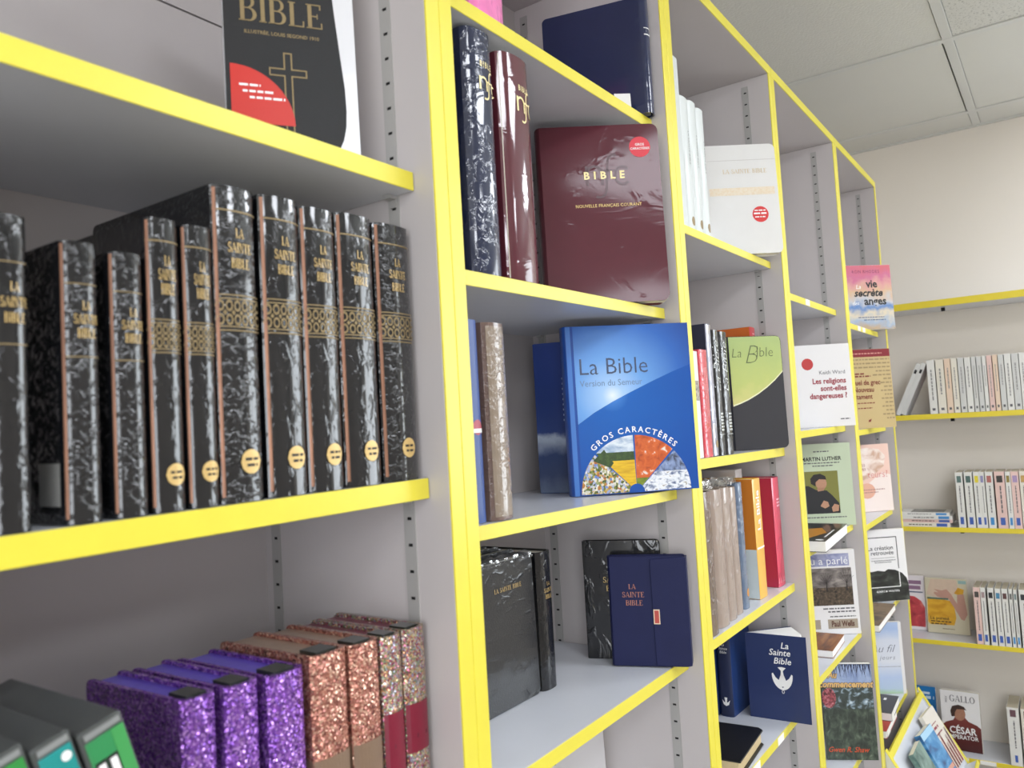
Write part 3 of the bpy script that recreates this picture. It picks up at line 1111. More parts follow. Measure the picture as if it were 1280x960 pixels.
# top shelf
z = shz(2, 0, .76)
b = spine_out('wrapped_book', 'pink film-wrapped book cut by the top photo edge, above the two wine and navy spines', .728, .797, .530, z, .21, .14, PINKF, bulge=.008)
b = spine_out('bible', 'navy blue bible with a silver spine band turned sideways on the top shelf', 1.172, 1.1985, .512, shz(2, 0, 1.15), .193, .168,
              M('navy_leather', '#1e2749', 0.38, coat=.8, coat_rough=.1, crinkle=.12, cr_scale=(16, 16, 30), var=.1, v_scale=30), rz=14, bulge=.009, r=.008, pages=M('page_edge_silver', '#9b9ca3', .4, metal=.3))
t = .0265
b.root.location.x -= .006
b.rect('spine', -t * .48, t * .48, .128, .130, WHITE_METAL, 'silver_band', 1)
b.rect('spine', -t * .48, t * .48, .139, .1405, WHITE_METAL, 'silver_band', 1)
b.print_lines('spine', [(-t * .4, t * .4, .1325, .0045)], M('silver_foil', '#b9bcc6', .35, metal=.5), 'spine_lettering', 2)
lb = empty('paper_slip', (1.128, .542, shz(2, 0, 1.12)))
tag(lb, 'small white paper slip standing before the navy bible on the top shelf', 'paper slip')
MB().box(-.012, .014, 0, .0008, 0, .028).obj('card', LABEL, lb)
lb.rotation_euler = (R(-6), 0, R(-50))

# second shelf
b = spine_out('bible', 'grey book with a dark top, half hidden behind the yellow post', .6720, .7060, .552, shz(2, 1, .69), .246, .15, GREYB, bulge=.004)
b.rect('spine', -.0165, .0165, .19, .2455, M('navy_cloth', '#161b2c', .5), 'dark_top_band', 1)


def nfc_geo(cx, cz, k):
    P = [bar(-.50, 0, -.40, .62)] + arcp(-.22, .36, .28, .28, 0, 180, .09, .09, 12) + [bar(-.03, 0, .06, .38)]
    P += arcp(.40, .70, .22, .30, 60, 180, .07, .08, 8) + [[(.18, .70), (.25, .70), (.17, -.15), (.09, -.15)]] + arcp(-.09, -.15, .26, .28, -120, 0, .08, .08, 10) + [bar(.02, .42, .42, .49)]
    P += arcp(.66, .28, .28, .32, 45, 315, .09, .08, 16)
    return [[(cx + x * k, cz + y * k) for x, y in q] for q in P]


def nfc(b, h, t):
    b.txt('spine', 'BIBLE', .008, h * .848, .0100, GOLD_L, bold=.02, space=1.5, sx=.66)
    b.polys('spine', nfc_geo(.0075, h * .752, .027 * t / .055), GOLD_L, 'monogram', 2)


b = spine_out('bible', 'dark navy wrapped bible with gold monogram on the spine', .7110, .7600, .5295, shz(2, 1, .74), .2900, .17, NAVYF, bulge=.010, r=.01, rz=-6)
nfc(b, .29, .052)
b = spine_out('bible', 'wine red wrapped bible with gold monogram on the spine', .7770, .8420, .5275, shz(2, 1, .81), .2830, .17, BURGF, bulge=.012, r=.01)
nfc(b, .283, .062)
b = face_book('bible', 'large wine red wrapped bible shown face-out with a red round sticker', 1.0749, .5583, -52.9, .1847, .2800, shz(2, 1, 1.12), .036, M('burgundy_film_face', '#5a2630', 0.5, coat=.30, coat_rough=.09, crinkle=.07, cr_scale=(12, 12, 16), var=.08, v_scale=40), bulge=.006, r=.012, lean=2.4)
w, h = .1847, .28
b.txt('front', 'BIBLE', .004, h * .695, .0165, GOLD_L, bold=.035, space=1.75)
b.txt('front', 'NOUVELLE FRANÇAIS COURANT', .008, h * .535, .0070, GOLD, 'subtitle_lettering', bold=.01, space=1.08, sx=.92)
b.polys('front', nfc_geo(.000, h * .660, .050), M('blind_wine', '#4a1e28', .5, coat=.28, coat_rough=.12), 'embossed_monogram', 1)
b.disc('front', .0625, h * .868, .0165, M('sticker_red2', '#d8283a', .4), 'round_sticker', 1)
b.txt('front', [('GROS', .0625, h * .875, .0055), ('CARACTÈRES', .0625, h * .853, .0050)], 0, 0, 1, WHITE, 'sticker_lettering', bold=.02)

# third shelf: blue bibles
BLUE_SKY = M_grad('blue_cover_sky', [(0.0, '#eaf2fb'), (0.10, '#a9cdf3'), (0.32, '#6ea4e2'), (0.7, '#2f66b8'), (1.0, '#1c4390')], sphere=(-.030, 0, .150), lo=0.0, hi=.17, rough=.3, coat=.45, noise=.08, nscale=14)
BLUE_D = M_grad('blue_cover_globe', [(0.0, '#4f8fdc'), (0.16, '#0a5fb4'), (1.0, '#0b4da2')], sphere=(-.030, 0, .150), lo=0.0, hi=.16, rough=.3, coat=.45)
BLUE_S = M('blue_board', '#11489b', .35, coat=.4, var=.08, v_scale=30)
zz = shz(2, 2, 1.1)
b = face_book('bible', 'blue hardback bible with a half-circle of four season pictures at the bottom of its cover', 1.1050, .5480, -46, .1970, .2580, zz, .029, BLUE_S, bulge=.004, lean=.7)
w, h = .197, .258
hz = [(-.0865, .108), (-.06, .125), (-.03, .1405), (0, .154), (.035, .169), (.0675, .182), (.0975, .1925)]
b.polys('front', [[(-.0865, .0005)] + [(.0975, .0005)] + hz[::-1]], BLUE_D, 'cover_globe', 1)
b.polys('front', [hz + [(.0975, h - .0005), (-.0865, h - .0005)]], BLUE_SKY, 'cover_sky', 1)
b.rect('front', -.0978, -.0905, .0005, h - .0005, M('hinge_blue', '#3f78c4', .3, coat=1), 'hinge_strip', 1)
b.txt('front', 'La Bible', -.0815, .1830, .036, M('title_slate', '#44516e', .35, coat=.6), align='LEFT', bold=-.006, sx=.98)
b.txt('front', 'Version du Semeur', -.0800, .1650, .0138, M('title_slate_pale', '#6f87ae', .4), 'subtitle_lettering', align='LEFT', sx=.92)
RAD = .0865
cx0, cz0 = -.001, .0012


def sector(a0, a1, r0=.0125, r1=RAD, n=10):
    o = [(cx0 + r1 * math.cos(R(a0 + (a1 - a0) * i / n)), cz0 + r1 * math.sin(R(a0 + (a1 - a0) * i / n))) for i in range(n + 1)]
    i2 = [(cx0 + r0 * math.cos(R(a0 + (a1 - a0) * i / n)), cz0 + r0 * math.sin(R(a0 + (a1 - a0) * i / n))) for i in range(n + 1)]
    return [[o[i], o[i + 1], i2[i + 1], i2[i]] for i in range(n)]


def clip_z(polys, z0, z1):
    """keep the part of convex polygons between two heights"""
    out = []
    for q in polys:
        for lo, val in ((True, z0), (False, z1)):
            nq = []
            for i in range(len(q)):
                a, c = q[i - 1], q[i]
                ina = a[1] >= val if lo else a[1] <= val
                inc = c[1] >= val if lo else c[1] <= val
                if ina != inc:
                    f_ = (val - a[1]) / (c[1] - a[1])
                    nq.append((a[0] + (c[0] - a[0]) * f_, val))
                if inc:
                    nq.append(c)
            q = nq
            if len(q) < 3:
                break
        if len(q) >= 3:
            out.append(q)
    return out


M_FLOW = M_ramp('picture_flowers', [(.0, '#3a4a2a'), (.25, '#7d8a3a'), (.4, '#f0e9d8'), (.55, '#5f82cc'), (.7, '#e9e4cf'), (.85, '#c9a23a'), (1, '#b0623a')], scale=(300, 300, 300), mode='voronoi', coat=.4)
M_TREES = M_ramp('picture_treeline', [(.0, '#152412'), (.5, '#2f4a1e'), (1, '#55752c')], scale=(150, 150, 150), coat=1)
M_CLOUD = M_ramp('picture_cloud_sky', [(.35, '#7d9cc0'), (.6, '#dfe8ee')], scale=(40, 40, 80), coat=1)
M_FIELD = M_ramp('picture_yellow_field', [(.3, '#c99a12'), (.6, '#e6bd1c')], scale=(40, 40, 260), coat=1)
M_AUT = M_ramp('picture_autumn', [(.2, '#5a2a14'), (.4, '#c2531c'), (.6, '#d8682a'), (.68, '#e6ddd2')], scale=(90, 90, 90), coat=1, detail=4)
M_GRASS = M_ramp('picture_grass', [(.3, '#3d5c14'), (.7, '#8a9a1e')], scale=(80, 80, 200), coat=1)
M_SNOW = M_ramp('picture_snow', [(.35, '#5f6f92'), (.5, '#dfe4ec'), (.62, '#eef0f4'), (.7, '#8a8070')], scale=(110, 110, 170), coat=1)
M_WTREE = M_ramp('picture_winter_trees', [(.35, '#3f4658'), (.55, '#7f93bb'), (.8, '#a9b9d6')], scale=(120, 120, 90), coat=1)
b.polys('front', sector(136.5, 179.5), M_FLOW, 'season_picture', 2)
s2 = sector(91, 134.5)
b.polys('front', clip_z(s2, 0, .050), M_FIELD, 'season_picture', 2)
b.polys('front', clip_z(s2, .050, .063), M_TREES, 'season_picture', 2)
b.polys('front', clip_z(s2, .063, .1), M_CLOUD, 'season_picture', 2)
b.polys('front', [[(cx0 - .066, .052), (cx0 - .040, .040), (cx0 - .034, .047), (cx0 - .048, .068)]], M_TREES, 'leafy_branch', 3)
s3 = sector(45.5, 89)
b.polys('front', clip_z(s3, 0, .022), M_GRASS, 'season_picture', 2)
b.polys('front', clip_z(s3, .022, .1), M_AUT, 'season_picture', 2)
s4 = sector(.5, 43.5)
b.polys('front', clip_z(s4, 0, .030), M_SNOW, 'season_picture', 2)
b.polys('front', clip_z(s4, .030, .1), M_WTREE, 'season_picture', 2)
b.txt('front', 'GROS CARACTÈRES', cx0, cz0, .0125, WHITE, 'arched_lettering', bold=.015, space=1.35, arc=RAD + .0045)

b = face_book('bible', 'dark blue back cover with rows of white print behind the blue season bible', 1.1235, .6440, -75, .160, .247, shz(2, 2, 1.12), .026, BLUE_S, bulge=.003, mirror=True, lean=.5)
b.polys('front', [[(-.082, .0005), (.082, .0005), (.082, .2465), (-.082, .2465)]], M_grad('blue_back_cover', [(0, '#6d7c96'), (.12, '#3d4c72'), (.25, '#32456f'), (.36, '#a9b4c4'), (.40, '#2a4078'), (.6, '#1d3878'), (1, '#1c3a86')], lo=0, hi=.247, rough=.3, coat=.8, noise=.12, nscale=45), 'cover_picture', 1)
b.print_lines('front', [(-.035, .075, .185 - i * .0085, .003) for i in range(9)] + [(-.03, .05, .10, .003)], M('print_pale_blue', '#b9c6dd', .5), 'small_print', 2, seed=3)
b = spine_out('bible', 'taupe wrapped bible with brown covers on the third shelf beside the post', .7160, .7580, .5300, shz(2, 2, .74), .224, .15, M('taupe_film', '#6d5850', .5, coat=1, coat_rough=.1, crinkle=.7, cr_scale=(70, 70, 130), var=.12, v_scale=40), bulge=.009, r=.008, rz=3)
b.rect('spine', -.0185, .0205, .004, .22, M('taupe_spine_cloth', '#8b7c6c', .5, coat=1, coat_rough=.1, crinkle=.4, cr_scale=(90, 90, 160), var=.15, v_scale=60), 'spine_strip', 1)
b = spine_out('bible', 'blue book sliver with a red emblem between the post and the taupe bible', .6800, .7085, .536, shz(2, 2, .7), .225, .15, M('blue_spine', '#2a4a8c', .5, coat=.15, var=.1), bulge=.003)
b.disc('spine', .004, .105, .0085, M('emblem_red', '#b03a4e', .4), 'emblem', 1)
b.rect('spine', -.006, .012, .099, .1035, WHITE, 'emblem_band', 2)

# lower shelf: black bibles
z = shz(2, 3, .9)
BLKG = M('black_film_grain', '#1d1e20', .5, coat=.7, coat_rough=.16, crinkle=.13, cr_scale=(34, 34, 60), var=.15, v_scale=70, bump=.4, b_scale=420)
b = face_book('bible', 'black wrapped bible shown face-out beside the yellow post, nearest of its pile', .8765, .6490, -1, .162, .1955, z, .022, BLKG, bulge=.003, r=.008, lean=1)
b.txt('front', 'LA SAINTE BIBLE', .020, .1560, .0060, GOLD, serif=True, track=.08)
fv, ff_ = [], []
nx = 24
for i in range(nx + 1):
    x = -.081 + .162 * i / nx
    for j, (yy, zc) in enumerate(((-.001, .192), (.002, .1985 + .003 * random.random()), (.012, .2 + .004 * random.random()), (.022, .197))):
        fv.append((x, yy + .002 * random.uniform(-1, 1), zc))
for i in range(nx):
    for j in range(3):
        ff_.append((i * 4 + j, (i + 1) * 4 + j, (i + 1) * 4 + j + 1, i * 4 + j + 1))
link('plastic_wrap', fv, ff_, FILM, b.root)
for k in range(2):
    b = face_book('bible', ('black wrapped bible standing directly behind the front one of the pile by the post', 'rear black wrapped bible of the pile by the post, its top edge just showing')[k],
                  .8750, .6765 + k * .026, -1, .158, .203 + k * .002, z, .023, BLKG, bulge=.003, r=.008, lean=1)
b = spine_out('bible', 'narrow black bible standing spine-out right of the face-out black one', .9620, .9990, .6420, z, .1965, .125, BLK2, bulge=.006, r=.006)
b.txt('spine', [('LA', .003, .147, .0055), ('SAINTE', .003, .1375, .0060), ('BIBLE', .003, .1285, .0060)], 0, 0, 1, GOLD, serif=True, sx=.85)
b = face_book('bible', 'black wrapped bible half hidden behind the navy flap bible', 1.1505, .6085, -70, .122, .1865, z, .020, M('black_film_wavy', '#131417', .5, coat=.8, coat_rough=.12, crinkle=.25, cr_scale=(30, 30, 14), var=.15, v_scale=60), bulge=.003, r=.007, lean=.8)
b.txt('front', [('LA', -.012, .1330, .0085), ('SAINTE', -.012, .1205, .0090), ('BIBLE', -.012, .1070, .0090)], 0, 0, 1, GOLD, serif=True)
NAVYL = M('navy_leatherette', '#1b2048', .6, var=.08, v_scale=50, bump=.1, b_scale=700, spec=.25)
b = face_book('bible', 'navy bible with a closing flap and a small red clasp on the lower shelf', 1.1290, .5540, -70, .1165, .1660, z, .030, NAVYL, bulge=.005, r=.006, lean=2.6, pages=M('page_gilt_cream', '#cfc4b4', .5), inset=.004)
w, h = .1165, .166
fl = MB().plate([(.0070, .002), (.0575, .001), (.0575, h - .001), (.0060, h - .004), (.0045, h - .012), (.0055, h * .55), (.0065, .01)], -.0030, -.0004)
bevel(fl.obj('closing_flap', NAVYL, b.root), .0008, 2)
MB().box(.0570, .0600, -.0028, .0285, .002, h - .002).obj('flap_side', NAVYL, b.root)
b.txt('front', [('LA', -.0245, .1165, .0075), ('SAINTE', -.0235, .1040, .0080), ('BIBLE', -.0225, .0915, .0080)], 0, 0, 1, M('copper_foil', '#a8705c', .4, metal=.3), serif=True)
MB().box(.0065, .0160, -.0042, -.0028, .0640, .0860).obj('clasp_frame', M('clasp_metal', '#c8b49a', .35, metal=.6), b.root)
MB().box(.0078, .0147, -.0046, -.0042, .0655, .0845).obj('red_clasp', M('clasp_red', '#b23a2c', .4), b.root)

b = face_book('booklet', 'white book with teal print just showing under the lower shelf', 1.125, .690, -12, .125, .235, shz(2, 4, 1.1), .018, M('booklet_white', '#dcdadb', .5, var=.03), style='paper', lean=1.5)
b.txt('front', 'T', -.056, .176, .030, M('teal_ink', '#2f6a70', .5), bold=.02)

# ================================================================ books, bay three
WHF = M('white_film', '#e4e3e0', .45, coat=1, coat_rough=.1, crinkle=.35, cr_scale=(40, 40, 110), var=.03, v_scale=30)
WHB = M('white_board', '#ced3d1', .45, coat=.2, var=.02)
W3 = [(1.2905, 1.3325, .305), (1.3345, 1.3740, .2415), (1.3765, 1.4120, .2450), (1.4150, 1.4480, .2420)]
W3L = ['tallest white book at the left end of the upper shelf of the third bookcase', 'white bible spine just right of the tallest white one', 'middle white bible spine between two white ones, upper shelf',
       'white bible spine touching the face-out white bible']
for i, (xl, xr, h) in enumerate(W3):
    b = spine_out('bible', W3L[i], xl, xr, .5275, shz(3, 0, xl), h, .15, WHB, bulge=.005 if i else .001, group='white bibles on the upper shelf')
    t = xr - xl
    if i:
        b.txt('spine', 'LA SAINTE BIBLE', .003, h * .62, .0085, INK_G, 'spine_lettering', rot=-90, bold=-.01)
        b.disc('spine', .004, h * .06, .0085, GOLD_D, 'round_sticker', 1)
b = face_book('bible', 'white wrapped bible shown face-out with a red round sticker', 1.6740, .5349, -52.9, .1546, .2410, shz(3, 0, 1.7), .030, WHF, bulge=.005, r=.012, lean=2.5)
w, h = .1546, .241
b.rect('front', -.072, .070, h * .535, h * .605, M_ramp('pale_gold_print', [(.35, '#e6d3b4'), (.6, '#e9ddc8')], scale=(160, 160, 160), coat=1), 'gold_band', 1)
b.rect('front', -.072, .076, h * .855, h * .860, M('crease_grey', '#c9c6c2', .5), 'crease', 1)
b.txt('front', 'LA SAINTE BIBLE', .008, h * .735, .0095, M('gold_faint', '#d8c49c', .5), serif=True)
b.disc('front', .0345, h * .355, .0175, M('sticker_red3', '#d5302f', .4), 'round_sticker', 1)
b.print_lines('front', [(.022, .046, h * .385, .0025), (.020, .048, h * .355, .0035), (.022, .046, h * .325, .0025)], WHITE, 'sticker_print', 2, seed=5)

# middle shelf
b = spine_out('book', 'white book with a small photograph on its back cover, left end of the middle shelf', 1.305, 1.336, .5295, shz(3, 1, 1.32), .187, .13, M('glossy_white', '#e6e6e6', .35, coat=.6), bulge=.001, style='paper')
b.rect('spine', -.012, .014, .10, .135, M_ramp('tiny_photo', [(.3, '#3c3a34'), (.6, '#b0a596')], scale=(120, 120, 120)), 'cover_photo', 1)
b = spine_out('book', 'red book with a lined spine beside the white one, middle shelf of the third bookcase', 1.345, 1.3840, .5290, shz(3, 1, 1.36), .192, .13, M('red_film', '#cf3a47', .4, coat=1, coat_rough=.1, crinkle=.4, cr_scale=(60, 60, 160), var=.1), bulge=.003)
b.print_lines('spine', [(.06, .16, -.006 + .005 * i, .0012) for i in range(3)], M('red_pale', '#e8a0a0', .5), 'spine_print', 2, vert=True)
b = spine_out('book', 'tall navy book with a grey wrapped spine between the red and black ones', 1.3890, 1.4150, .5310, shz(3, 1, 1.4), .2420, .16, M('navy_back_board', '#1d2136', .45, coat=.3), bulge=.003)
b.rect('spine', -.0128, .0128, .001, .2410, M('silver_film_spine', '#9a9aa8', .3, coat=1, crinkle=.7, cr_scale=(50, 50, 40), metal=.25), 'spine_strip', 1)
b.disc('spine', .003, .022, .007, GOLD_D, 'round_sticker', 2)
for i, (xl, xr) in enumerate(((1.4185, 1.4535), (1.4555, 1.4990))):
    b = spine_out('bible', ('left one of two black bibles with white script on the spine', 'right one of two black bibles with white script on the spine')[i], xl, xr, .5300, shz(3, 1, xl), .2335, .15, BLK2, bulge=.006, group='black bibles with white script')
    b.txt('spine', 'La Bible', .004, .165, .030, M('print_silver', '#c9ccc8', .4), rot=90, shear=.3, bold=-.01)
    b.print_lines('spine', [(-.006, .010, .045 + .006 * k, .0035) for k in range(6)], M('print_silver', '#c9ccc8', .4), 'small_print', 2, seed=i)
    b.rect('spine', -.012, .016, .038, .0388, M('print_silver', '#c9ccc8', .4), 'rule', 2)
b = face_book('bible', 'green and charcoal bible shown face-out on the middle shelf of the third bookcase', 1.7000, .5420, -41, .1270, .2430, shz(3, 1, 1.72), .022, M('charcoal_film', '#33343a', .45, coat=1, coat_rough=.1, crinkle=.10, cr_scale=(22, 22, 22), var=.1), bulge=.004, r=.012, lean=1)
w, h = .127, .243
gp = [(-.062, h - .001), (-.062, h * .385), (-.045, h * .405), (-.025, h * .435), (0, h * .485), (.022, h * .54), (.042, h * .60), (.0625, h * .675), (.0625, h - .012), (.060, h - .003), (.052, h - .001)]
b.polys('front', [gp[::-1][::-1]], M_grad('green_cover', [(0, '#d9cf86'), (.35, '#bcc674'), (1, '#a9bd78')], lo=.09, hi=.24, coat=1, noise=.5, nscale=30), 'green_field', 1)
b.polys('front', [[gp[k], gp[k + 1], (gp[k + 1][0], gp[k + 1][1] + .003), (gp[k][0], gp[k][1] + .003)] for k in range(1, 7)], M('pale_rule', '#e3e2c0', .4), 'curved_rule', 2)
b.txt('front', 'ible', .022, h * .815, .030, M('print_olive', '#5f6a44', .4), 'title_lettering', bold=-.012, shear=.1)
b.txt('front', 'B', -.014, h * .755, .060, M('print_olive', '#5f6a44', .4), 'title_capital', bold=-.026, shear=.35)
b.txt('front', 'La', -.046, h * .815, .028, M('print_olive', '#5f6a44', .4), 'title_lettering', bold=-.012, shear=.2)
b = spine_out('book', 'orange book with a red spine standing behind the green bible', 1.7560, 1.7930, .5700, shz(3, 1, 1.77), .272, .15, M('orange_board', '#c9641c', .4, coat=.4), bulge=.002)
b.rect('spine', -.018, .018, .001, .271, M('red_spine', '#cf3b40', .4, coat=.6), 'spine_strip', 1)
b.print_lines('spine', [(-.004, .012, .255 - .006 * k, .0035) for k in range(3)], M('red_pale', '#e8a0a0', .5), 'small_print', 2)

# wrapped row on the third shelf
TPF = M('taupe_wrapped_spine', '#9d8c80', .5, coat=1, coat_rough=.12, crinkle=.5, cr_scale=(70, 70, 30), var=.08, v_scale=30)
T3 = [(1.3150, 1.3600, .247, .530), (1.3760, 1.4270, .2450, .534), (1.4300, 1.4740, .2435, .537), (1.4765, 1.5160, .2400, .540)]
T3L = ['leftmost taupe wrapped bible in the row, browner with bunched film', 'second taupe wrapped bible in the row', 'third taupe wrapped bible in the row', 'fourth taupe wrapped bible, beside the blue-grey spine']
for i, (xl, xr, h, y) in enumerate(T3):
    t = xr - xl
    b = spine_out('bible', T3L[i], xl, xr, y, shz(3, 2, xl), h, .15, TPF if i else M('brown_wrapped', '#6b5748', .5, coat=1, coat_rough=.1, crinkle=.7, cr_scale=(70, 70, 40), var=.2), bulge=.007, group='taupe bibles wrapped in film', r=.006)
    fv, ff_ = [], []
    n = 9
    rd = random.Random(i)
    for k in range(n + 1):
        for j in range(4):
            a = -t / 2 + t * k / n
            xx = -.075 - .008 + .014 * j
            fv.append((xx + rd.uniform(-.003, .003), t / 2 - a, h + (.001 + .020 * rd.random() if j < 3 else 0) + (0 if 0 < k < n else -.004)))
    for k in range(n):
        for j in range(3):
            ff_.append((k * 4 + j, k * 4 + j + 1, (k + 1) * 4 + j + 1, (k + 1) * 4 + j))
    link('plastic_wrap', fv, ff_, FILM, b.root)
b = spine_out('bible', 'slim blue-grey wrapped bible with a gold round sticker', 1.5260, 1.5560, .5420, shz(3, 2, 1.54), .2440, .15, M('bluegrey_film', '#5f6f86', .45, coat=1, coat_rough=.1, crinkle=.6, cr_scale=(60, 60, 60), var=.1), bulge=.005)
b.disc('spine', .004, .030, .008, M('sticker_orange', '#c98a3c', .4), 'round_sticker', 1)
b = spine_out('bible', 'yellow bible spine with white lettering, orange back cover', 1.6180, 1.6660, .5420, shz(3, 2, 1.64), .2430, .14, M('yellow_cover', '#e9b13a', .4, coat=.5, var=.05), bulge=.002)
b.txt('spine', 'La Bible', .004, .178, .026, WHITE, 'spine_lettering', rot=90, bold=.02)
b.rect('spine', -.022, .022, .1000, .1035, WHITE, 'white_rule', 1)
b.rect('back', -.069, .0695, .100, .2425, M('orange_back', '#c8761e', .4, coat=.5), 'back_cover_panel', 1)
b.rect('back', -.069, .0695, .0005, .0995, M('pale_back', '#c8d0d0', .4, coat=.5), 'back_cover_panel', 1)
b = spine_out('bible', 'crimson bible with darker floral lines, right end of the wrapped row', 1.7380, 1.7880, .5400, shz(3, 2, 1.76), .2350, .14, M('crimson_cover', '#a3123f', .4, coat=.7, var=.06), bulge=.003)
b.rect('spine', -.0245, .0245, .001, .2345, M('crimson_spine', '#d8264e', .4, coat=.8), 'spine_strip', 1)
DKC = M('crimson_dark', '#8c1638', .4)
b.polys('spine', [[(-.022 + .01 * k, .02), (-.0205 + .01 * k, .02), (.012 + .002 * k, .13), (.0105 + .002 * k, .13)] for k in range(3)] + arcp(.0, .07, .022, .035, 20, 160, .0015, .0015, 10) + arcp(.004, .04, .02, .03, 200, 340, .0015, .0015, 10), DKC, 'floral_lines', 2)
b.polys('spine', [[(-.024 + .008 * k, .008), (-.020 + .008 * k, .020), (-.0195 + .008 * k, .020), (-.0225 + .008 * k, .008)] for k in range(6)], M('pink_line', '#f0b8c4', .4), 'zigzag_line', 2)
b.print_lines('spine', [(-.006, .014, .185 - .007 * k, .004) for k in range(3)], M('pink_line', '#f0b8c4', .4), 'small_print', 2)
b = spine_out('booklet', 'thin white booklet top showing behind the yellow and crimson bibles', 1.685, 1.725, .600, shz(3, 2, 1.7), .258, .12, M('booklet_white2', '#dcdadb', .5), bulge=.001, style='paper')

# lowest visible shelf
NVP = M('navy_paper_cover', '#20305e', .42, var=.06, v_scale=20, coat=.15)
zz = shz(3, 3, 1.69)
rt = empty('bible', (1.6987, .6103, zz))
tag(rt, 'navy paperback bible with a white dove, face-out with its cover ajar', 'book')
h = .1775


def pr(pts, z0, z1, name, mat, par):
    m_ = MB().prism([(a - 1.6987, c - .6103) for a, c in pts], z0, z1)
    return m_.obj(name, mat, par)


cA, cB = Vector((1.6987, .6103)), Vector((1.7031, .4839))
dn = (cB - cA).normalized()
nn = Vector((dn.y, -dn.x))                      # towards the viewer's side (-x)
if nn.x > 0:
    nn = -nn
pr([tuple(cA), tuple(cA + nn * .0008), tuple(cB + nn * .0008), tuple(cB)][::1], 0, h, 'front_cover', NVP, rt)
pr([(1.7000, .6095), (1.7048, .4965), (1.7240, .4985), (1.7785, .5350)], .0008, h - .0008, 'page_block', PAPER_W, rt)
pr([(1.6990, .6110), (1.7000, .6104), (1.7800, .5360), (1.7812, .5368)], 0, h, 'back_cover', NVP, rt)
wv = (cB - cA).length


class Surf:
    """lettering on the open cover"""


def on_cover(name, V, F, mat, lvl):
    e = .0008 + .00035 * lvl
    pts = []
    for a, c in V:
        p = cA + dn * a + nn * e
        pts.append((p.x - 1.6987, p.y - .6103, c))
    return link(name, pts, F, mat, rt)


def gather(items, **k):
    V, F = [], []
    for tx, a, c, s_ in items:
        v, fs = text_geo(tx, s_, 'RIGHT', **k)
        n = len(V)
        V += [(x + a, y + c) for x, y in v]
        F += [tuple(i + n for i in q) for q in fs]
    return V, F


V, F = gather([('La', .0900, .1500, .0185), ('Sainte', .0925, .1350, .0185), ('Bible', .0930, .1175, .0185)], shear=.22, bold=.012)
on_cover('title_lettering', V, F, WHITE, 1)
dx, dz = .0730, .0950
dv = []
for sg in (-1, 1):
    arc_ = [(sg * .0215 * math.cos(R(a)), -.0120 - .0190 * math.sin(R(a)) + .0120 * (1 - math.sin(R(a)))) for a in range(0, 91, 10)]
    wing = [(sg * .0215, .0010)] + arc_[1:] + [(0, .0000), (sg * .0036, -.0010), (sg * .0075, -.0112), (sg * .0140, -.0060), (sg * .0190, .0030)]
    wing = [(dx + x, dz + y) for x, y in wing]
    dv.append(wing if sg < 0 else wing[::-1])
dv += [[(dx - .0036, dz - .004), (dx + .0036, dz - .004), (dx + .0020, dz + .0085), (dx - .0020, dz + .0085)], [(dx - .0020, dz + .0085), (dx + .0020, dz + .0085), (dx + .0085, dz + .0150), (dx, dz + .0165), (dx - .0085, dz + .0150)]]
dv += arcp(dx, dz - .0345, .0028, .0040, 0, 360, .001, .001, 12)
V, F = [], []
for q in dv:
    n = len(V)
    V += q
    F.append(tuple(range(n, n + len(q))))
on_cover('dove', V, F, WHITE, 1)
on_cover('dove_beak', [(dx - .0022, dz - .0240), (dx + .0022, dz - .0240), (dx, dz - .0270)], [(0, 1, 2)], NVP, 2)
for k in range(2):
    b = face_book('bible', ('blue bible with a small white dove on the spine, just left of the navy paperback', 'rear blue bible with a small white dove, farthest left behind the yellow post')[k],
                  1.7320 - k * .002, .6350 + k * .034, -2, .112, .176, zz, .030, M('royal_blue_cover', '#1f3d78', .45, var=.06), bulge=.005, group='blue dove bibles')
    t = .030
    b.rect('spine', -t * .49, t * .49, .001, .175, M('navy_spine', '#1a2548', .45), 'spine_strip', 1)
    b.txt('spine', [('La', 0, .150, .008), ('Sainte', 0, .142, .008), ('Bible', 0, .134, .008)], 0, 0, 1, WHITE, 'spine_lettering', shear=.2, lvl=3)
    b.polys('spine', [[(-.009, .036), (-.006, .026), (0, .023), (.006, .026), (.009, .036), (.004, .031), (-.004, .031)], [(-.002, .03), (.002, .03), (.003, .041), (-.003, .041)]], WHITE, 'dove', 3)
# flat black bible
rt2 = empty('bible', (1.4780, .6230, zz + .0003), (0, 0, R(4)))
tag(rt2, 'black leather bible lying flat near the shelf edge, cream page edges towards the aisle', 'book')
bevel(MB().prism([(-.085 + .01 * 0, -.09), (.075, -.09), (.085, -.08), (.085, .085), (-.085, .085)], .0260, .0295).obj('top_cover', M('black_leather', '#0b0b0d', .42, var=.2, bump=.2, b_scale=500), rt2), .001, 2)
bevel(MB().prism([(-.085, -.09), (.075, -.09), (.085, -.08), (.085, .085), (-.085, .085)], 0, .0030).obj('bottom_cover', M('black_leather', '#0b0b0d', .42), rt2), .001, 2)
MB().box(-.083, .080, -.084, .082, .0031, .0259).obj('page_block', M('page_edge_cream', '#cdb98c', .5, var=.1, v_scale=150), rt2)
MB().box(-.015, .020, -.02, -.017, .0296, .0299).obj('stamped_line', M('black_stamp', '#2a2a2c', .4), rt2)

